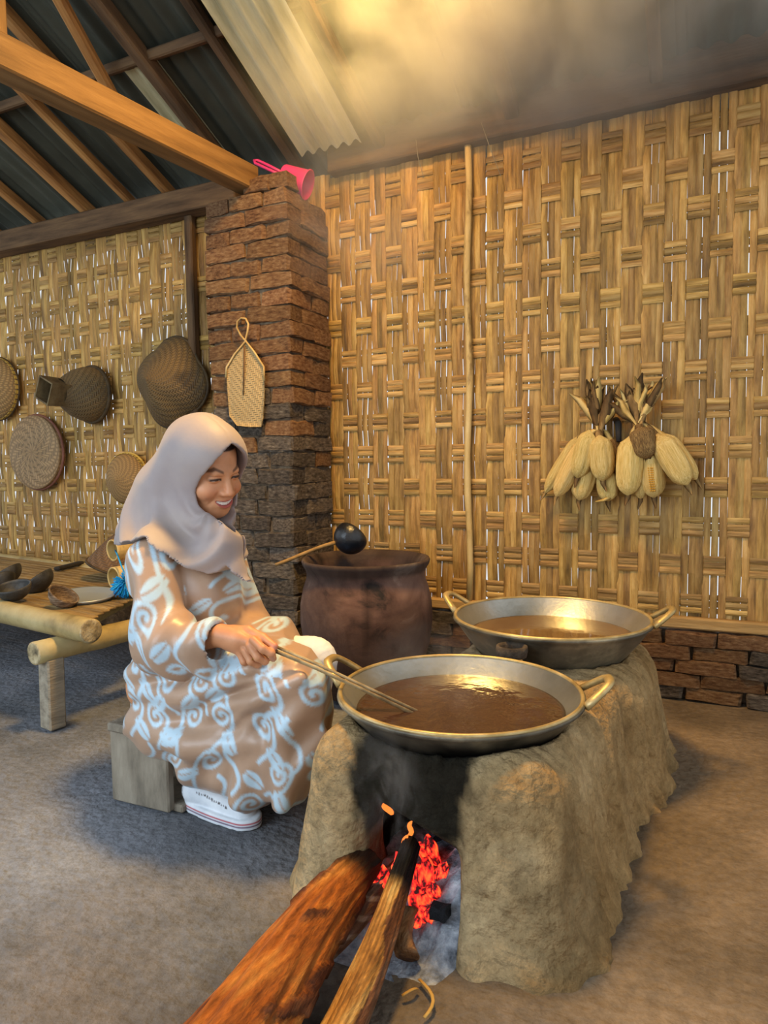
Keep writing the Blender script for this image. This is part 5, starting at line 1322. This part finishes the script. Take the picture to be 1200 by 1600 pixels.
# ================================================================== SMOKE AND STEAM
def mat_smoke(name, color, dens, scale, lo, hi, cx, rad, distort=0.8, aniso=0.25, stretch=(1, 1, 1)):
    """scattering cloud: clumps of noise, thinning out away from its centre"""
    m = bpy.data.materials.new(name); m.use_nodes = True; nt = m.node_tree; N = nt.nodes; L = nt.links
    for n in list(N): N.remove(n)
    out = N.new('ShaderNodeOutputMaterial'); v = N.new('ShaderNodeVolumeScatter'); L.new(v.outputs[0], out.inputs['Volume'])
    v.inputs['Color'].default_value = color; v.inputs['Anisotropy'].default_value = aniso
    tc = N.new('ShaderNodeTexCoord'); mp = N.new('ShaderNodeMapping'); mp.inputs['Scale'].default_value = stretch; L.new(tc.outputs['Object'], mp.inputs['Vector'])
    no = N.new('ShaderNodeTexNoise'); no.inputs['Scale'].default_value = scale; no.inputs['Detail'].default_value = 5; no.inputs['Distortion'].default_value = distort; no.inputs['Roughness'].default_value = 0.55
    L.new(mp.outputs[0], no.inputs['Vector'])
    mr = N.new('ShaderNodeMapRange'); mr.inputs['From Min'].default_value = lo; mr.inputs['From Max'].default_value = hi; L.new(no.outputs['Fac'], mr.inputs['Value'])
    sb = N.new('ShaderNodeVectorMath'); sb.operation = 'SUBTRACT'; sb.inputs[1].default_value = cx; L.new(tc.outputs['Object'], sb.inputs[0])
    dv = N.new('ShaderNodeVectorMath'); dv.operation = 'DIVIDE'; dv.inputs[1].default_value = rad; L.new(sb.outputs[0], dv.inputs[0])
    ln = N.new('ShaderNodeVectorMath'); ln.operation = 'LENGTH'; L.new(dv.outputs[0], ln.inputs[0])
    fo = N.new('ShaderNodeMapRange'); fo.interpolation_type = 'SMOOTHSTEP'; fo.inputs['From Min'].default_value = 0.15; fo.inputs['From Max'].default_value = 1.0; fo.inputs['To Min'].default_value = 1; fo.inputs['To Max'].default_value = 0
    L.new(ln.outputs['Value'], fo.inputs['Value'])
    mu = N.new('ShaderNodeMath'); mu.operation = 'MULTIPLY'; L.new(mr.outputs[0], mu.inputs[0]); L.new(fo.outputs[0], mu.inputs[1])
    m2 = N.new('ShaderNodeMath'); m2.operation = 'MULTIPLY'; m2.inputs[1].default_value = dens; L.new(mu.outputs[0], m2.inputs[0])
    L.new(m2.outputs[0], v.inputs['Density'])
    return m
def cloud(name, c, r, mat, lab, h, seed):
    def fn(X, Y, Z): return sd_ell(X, Y, Z, c, r)-0.06*max(r)*0.3*fbm(X, Y, Z, 3.0/max(r), 2, seed)
    c = np.asarray(c, float); rr = np.asarray(r)*1.06+0.02
    V, F = snets(fn, c-rr, c+rr, h); mk(name, V, F, mat, label=lab, cat='smoke', kind='stuff')
_c1 = W(760, 30, 1.95); _c1 = np.array([-0.50, 2.08, 2.20])
cloud('roof_smoke', _c1, (1.10, 0.54, 0.50), mat_smoke('roof_smoke', (0.90, 0.95, 0.86, 1), 6.5, 3.2, 0.36, 0.66, tuple(_c1), (1.08, 0.53, 0.49)), 'thick pale smoke rolling under the roof above the right wall', 0.06, 1.0)
_c2 = np.array([-1.18, 2.30, 1.80])
cloud('drifting_smoke', _c2, (0.44, 0.28, 0.48), mat_smoke('drifting_smoke', (0.92, 0.95, 0.92, 1), 3.0, 3.5, 0.38, 0.75, tuple(_c2), (0.43, 0.27, 0.47)), 'thin smoke drifting down beside the brick pillar', 0.05, 2.0)
_c3 = np.array([-0.500, 1.045, 0.295])
cloud('fire_smoke', _c3, (0.09, 0.055, 0.16), mat_smoke('fire_smoke', (0.78, 0.88, 1.0, 1), 9, 16, 0.49, 0.72, tuple(_c3), (0.088, 0.053, 0.155), 1.6, 0.2, (1, 1, 0.45)), 'thin bluish smoke curling out of the fire mouth', 0.016, 3.0)
_c4 = np.array([-0.50, 1.33, 0.43])
cloud('wok_steam', _c4, (0.20, 0.20, 0.12), mat_smoke('wok_steam', (0.93, 0.95, 1.0, 1), 2.6, 9, 0.45, 0.75, tuple(_c4), (0.195, 0.195, 0.115), 1.2, 0.2), 'faint steam rising from the front wok', 0.025, 4.0)
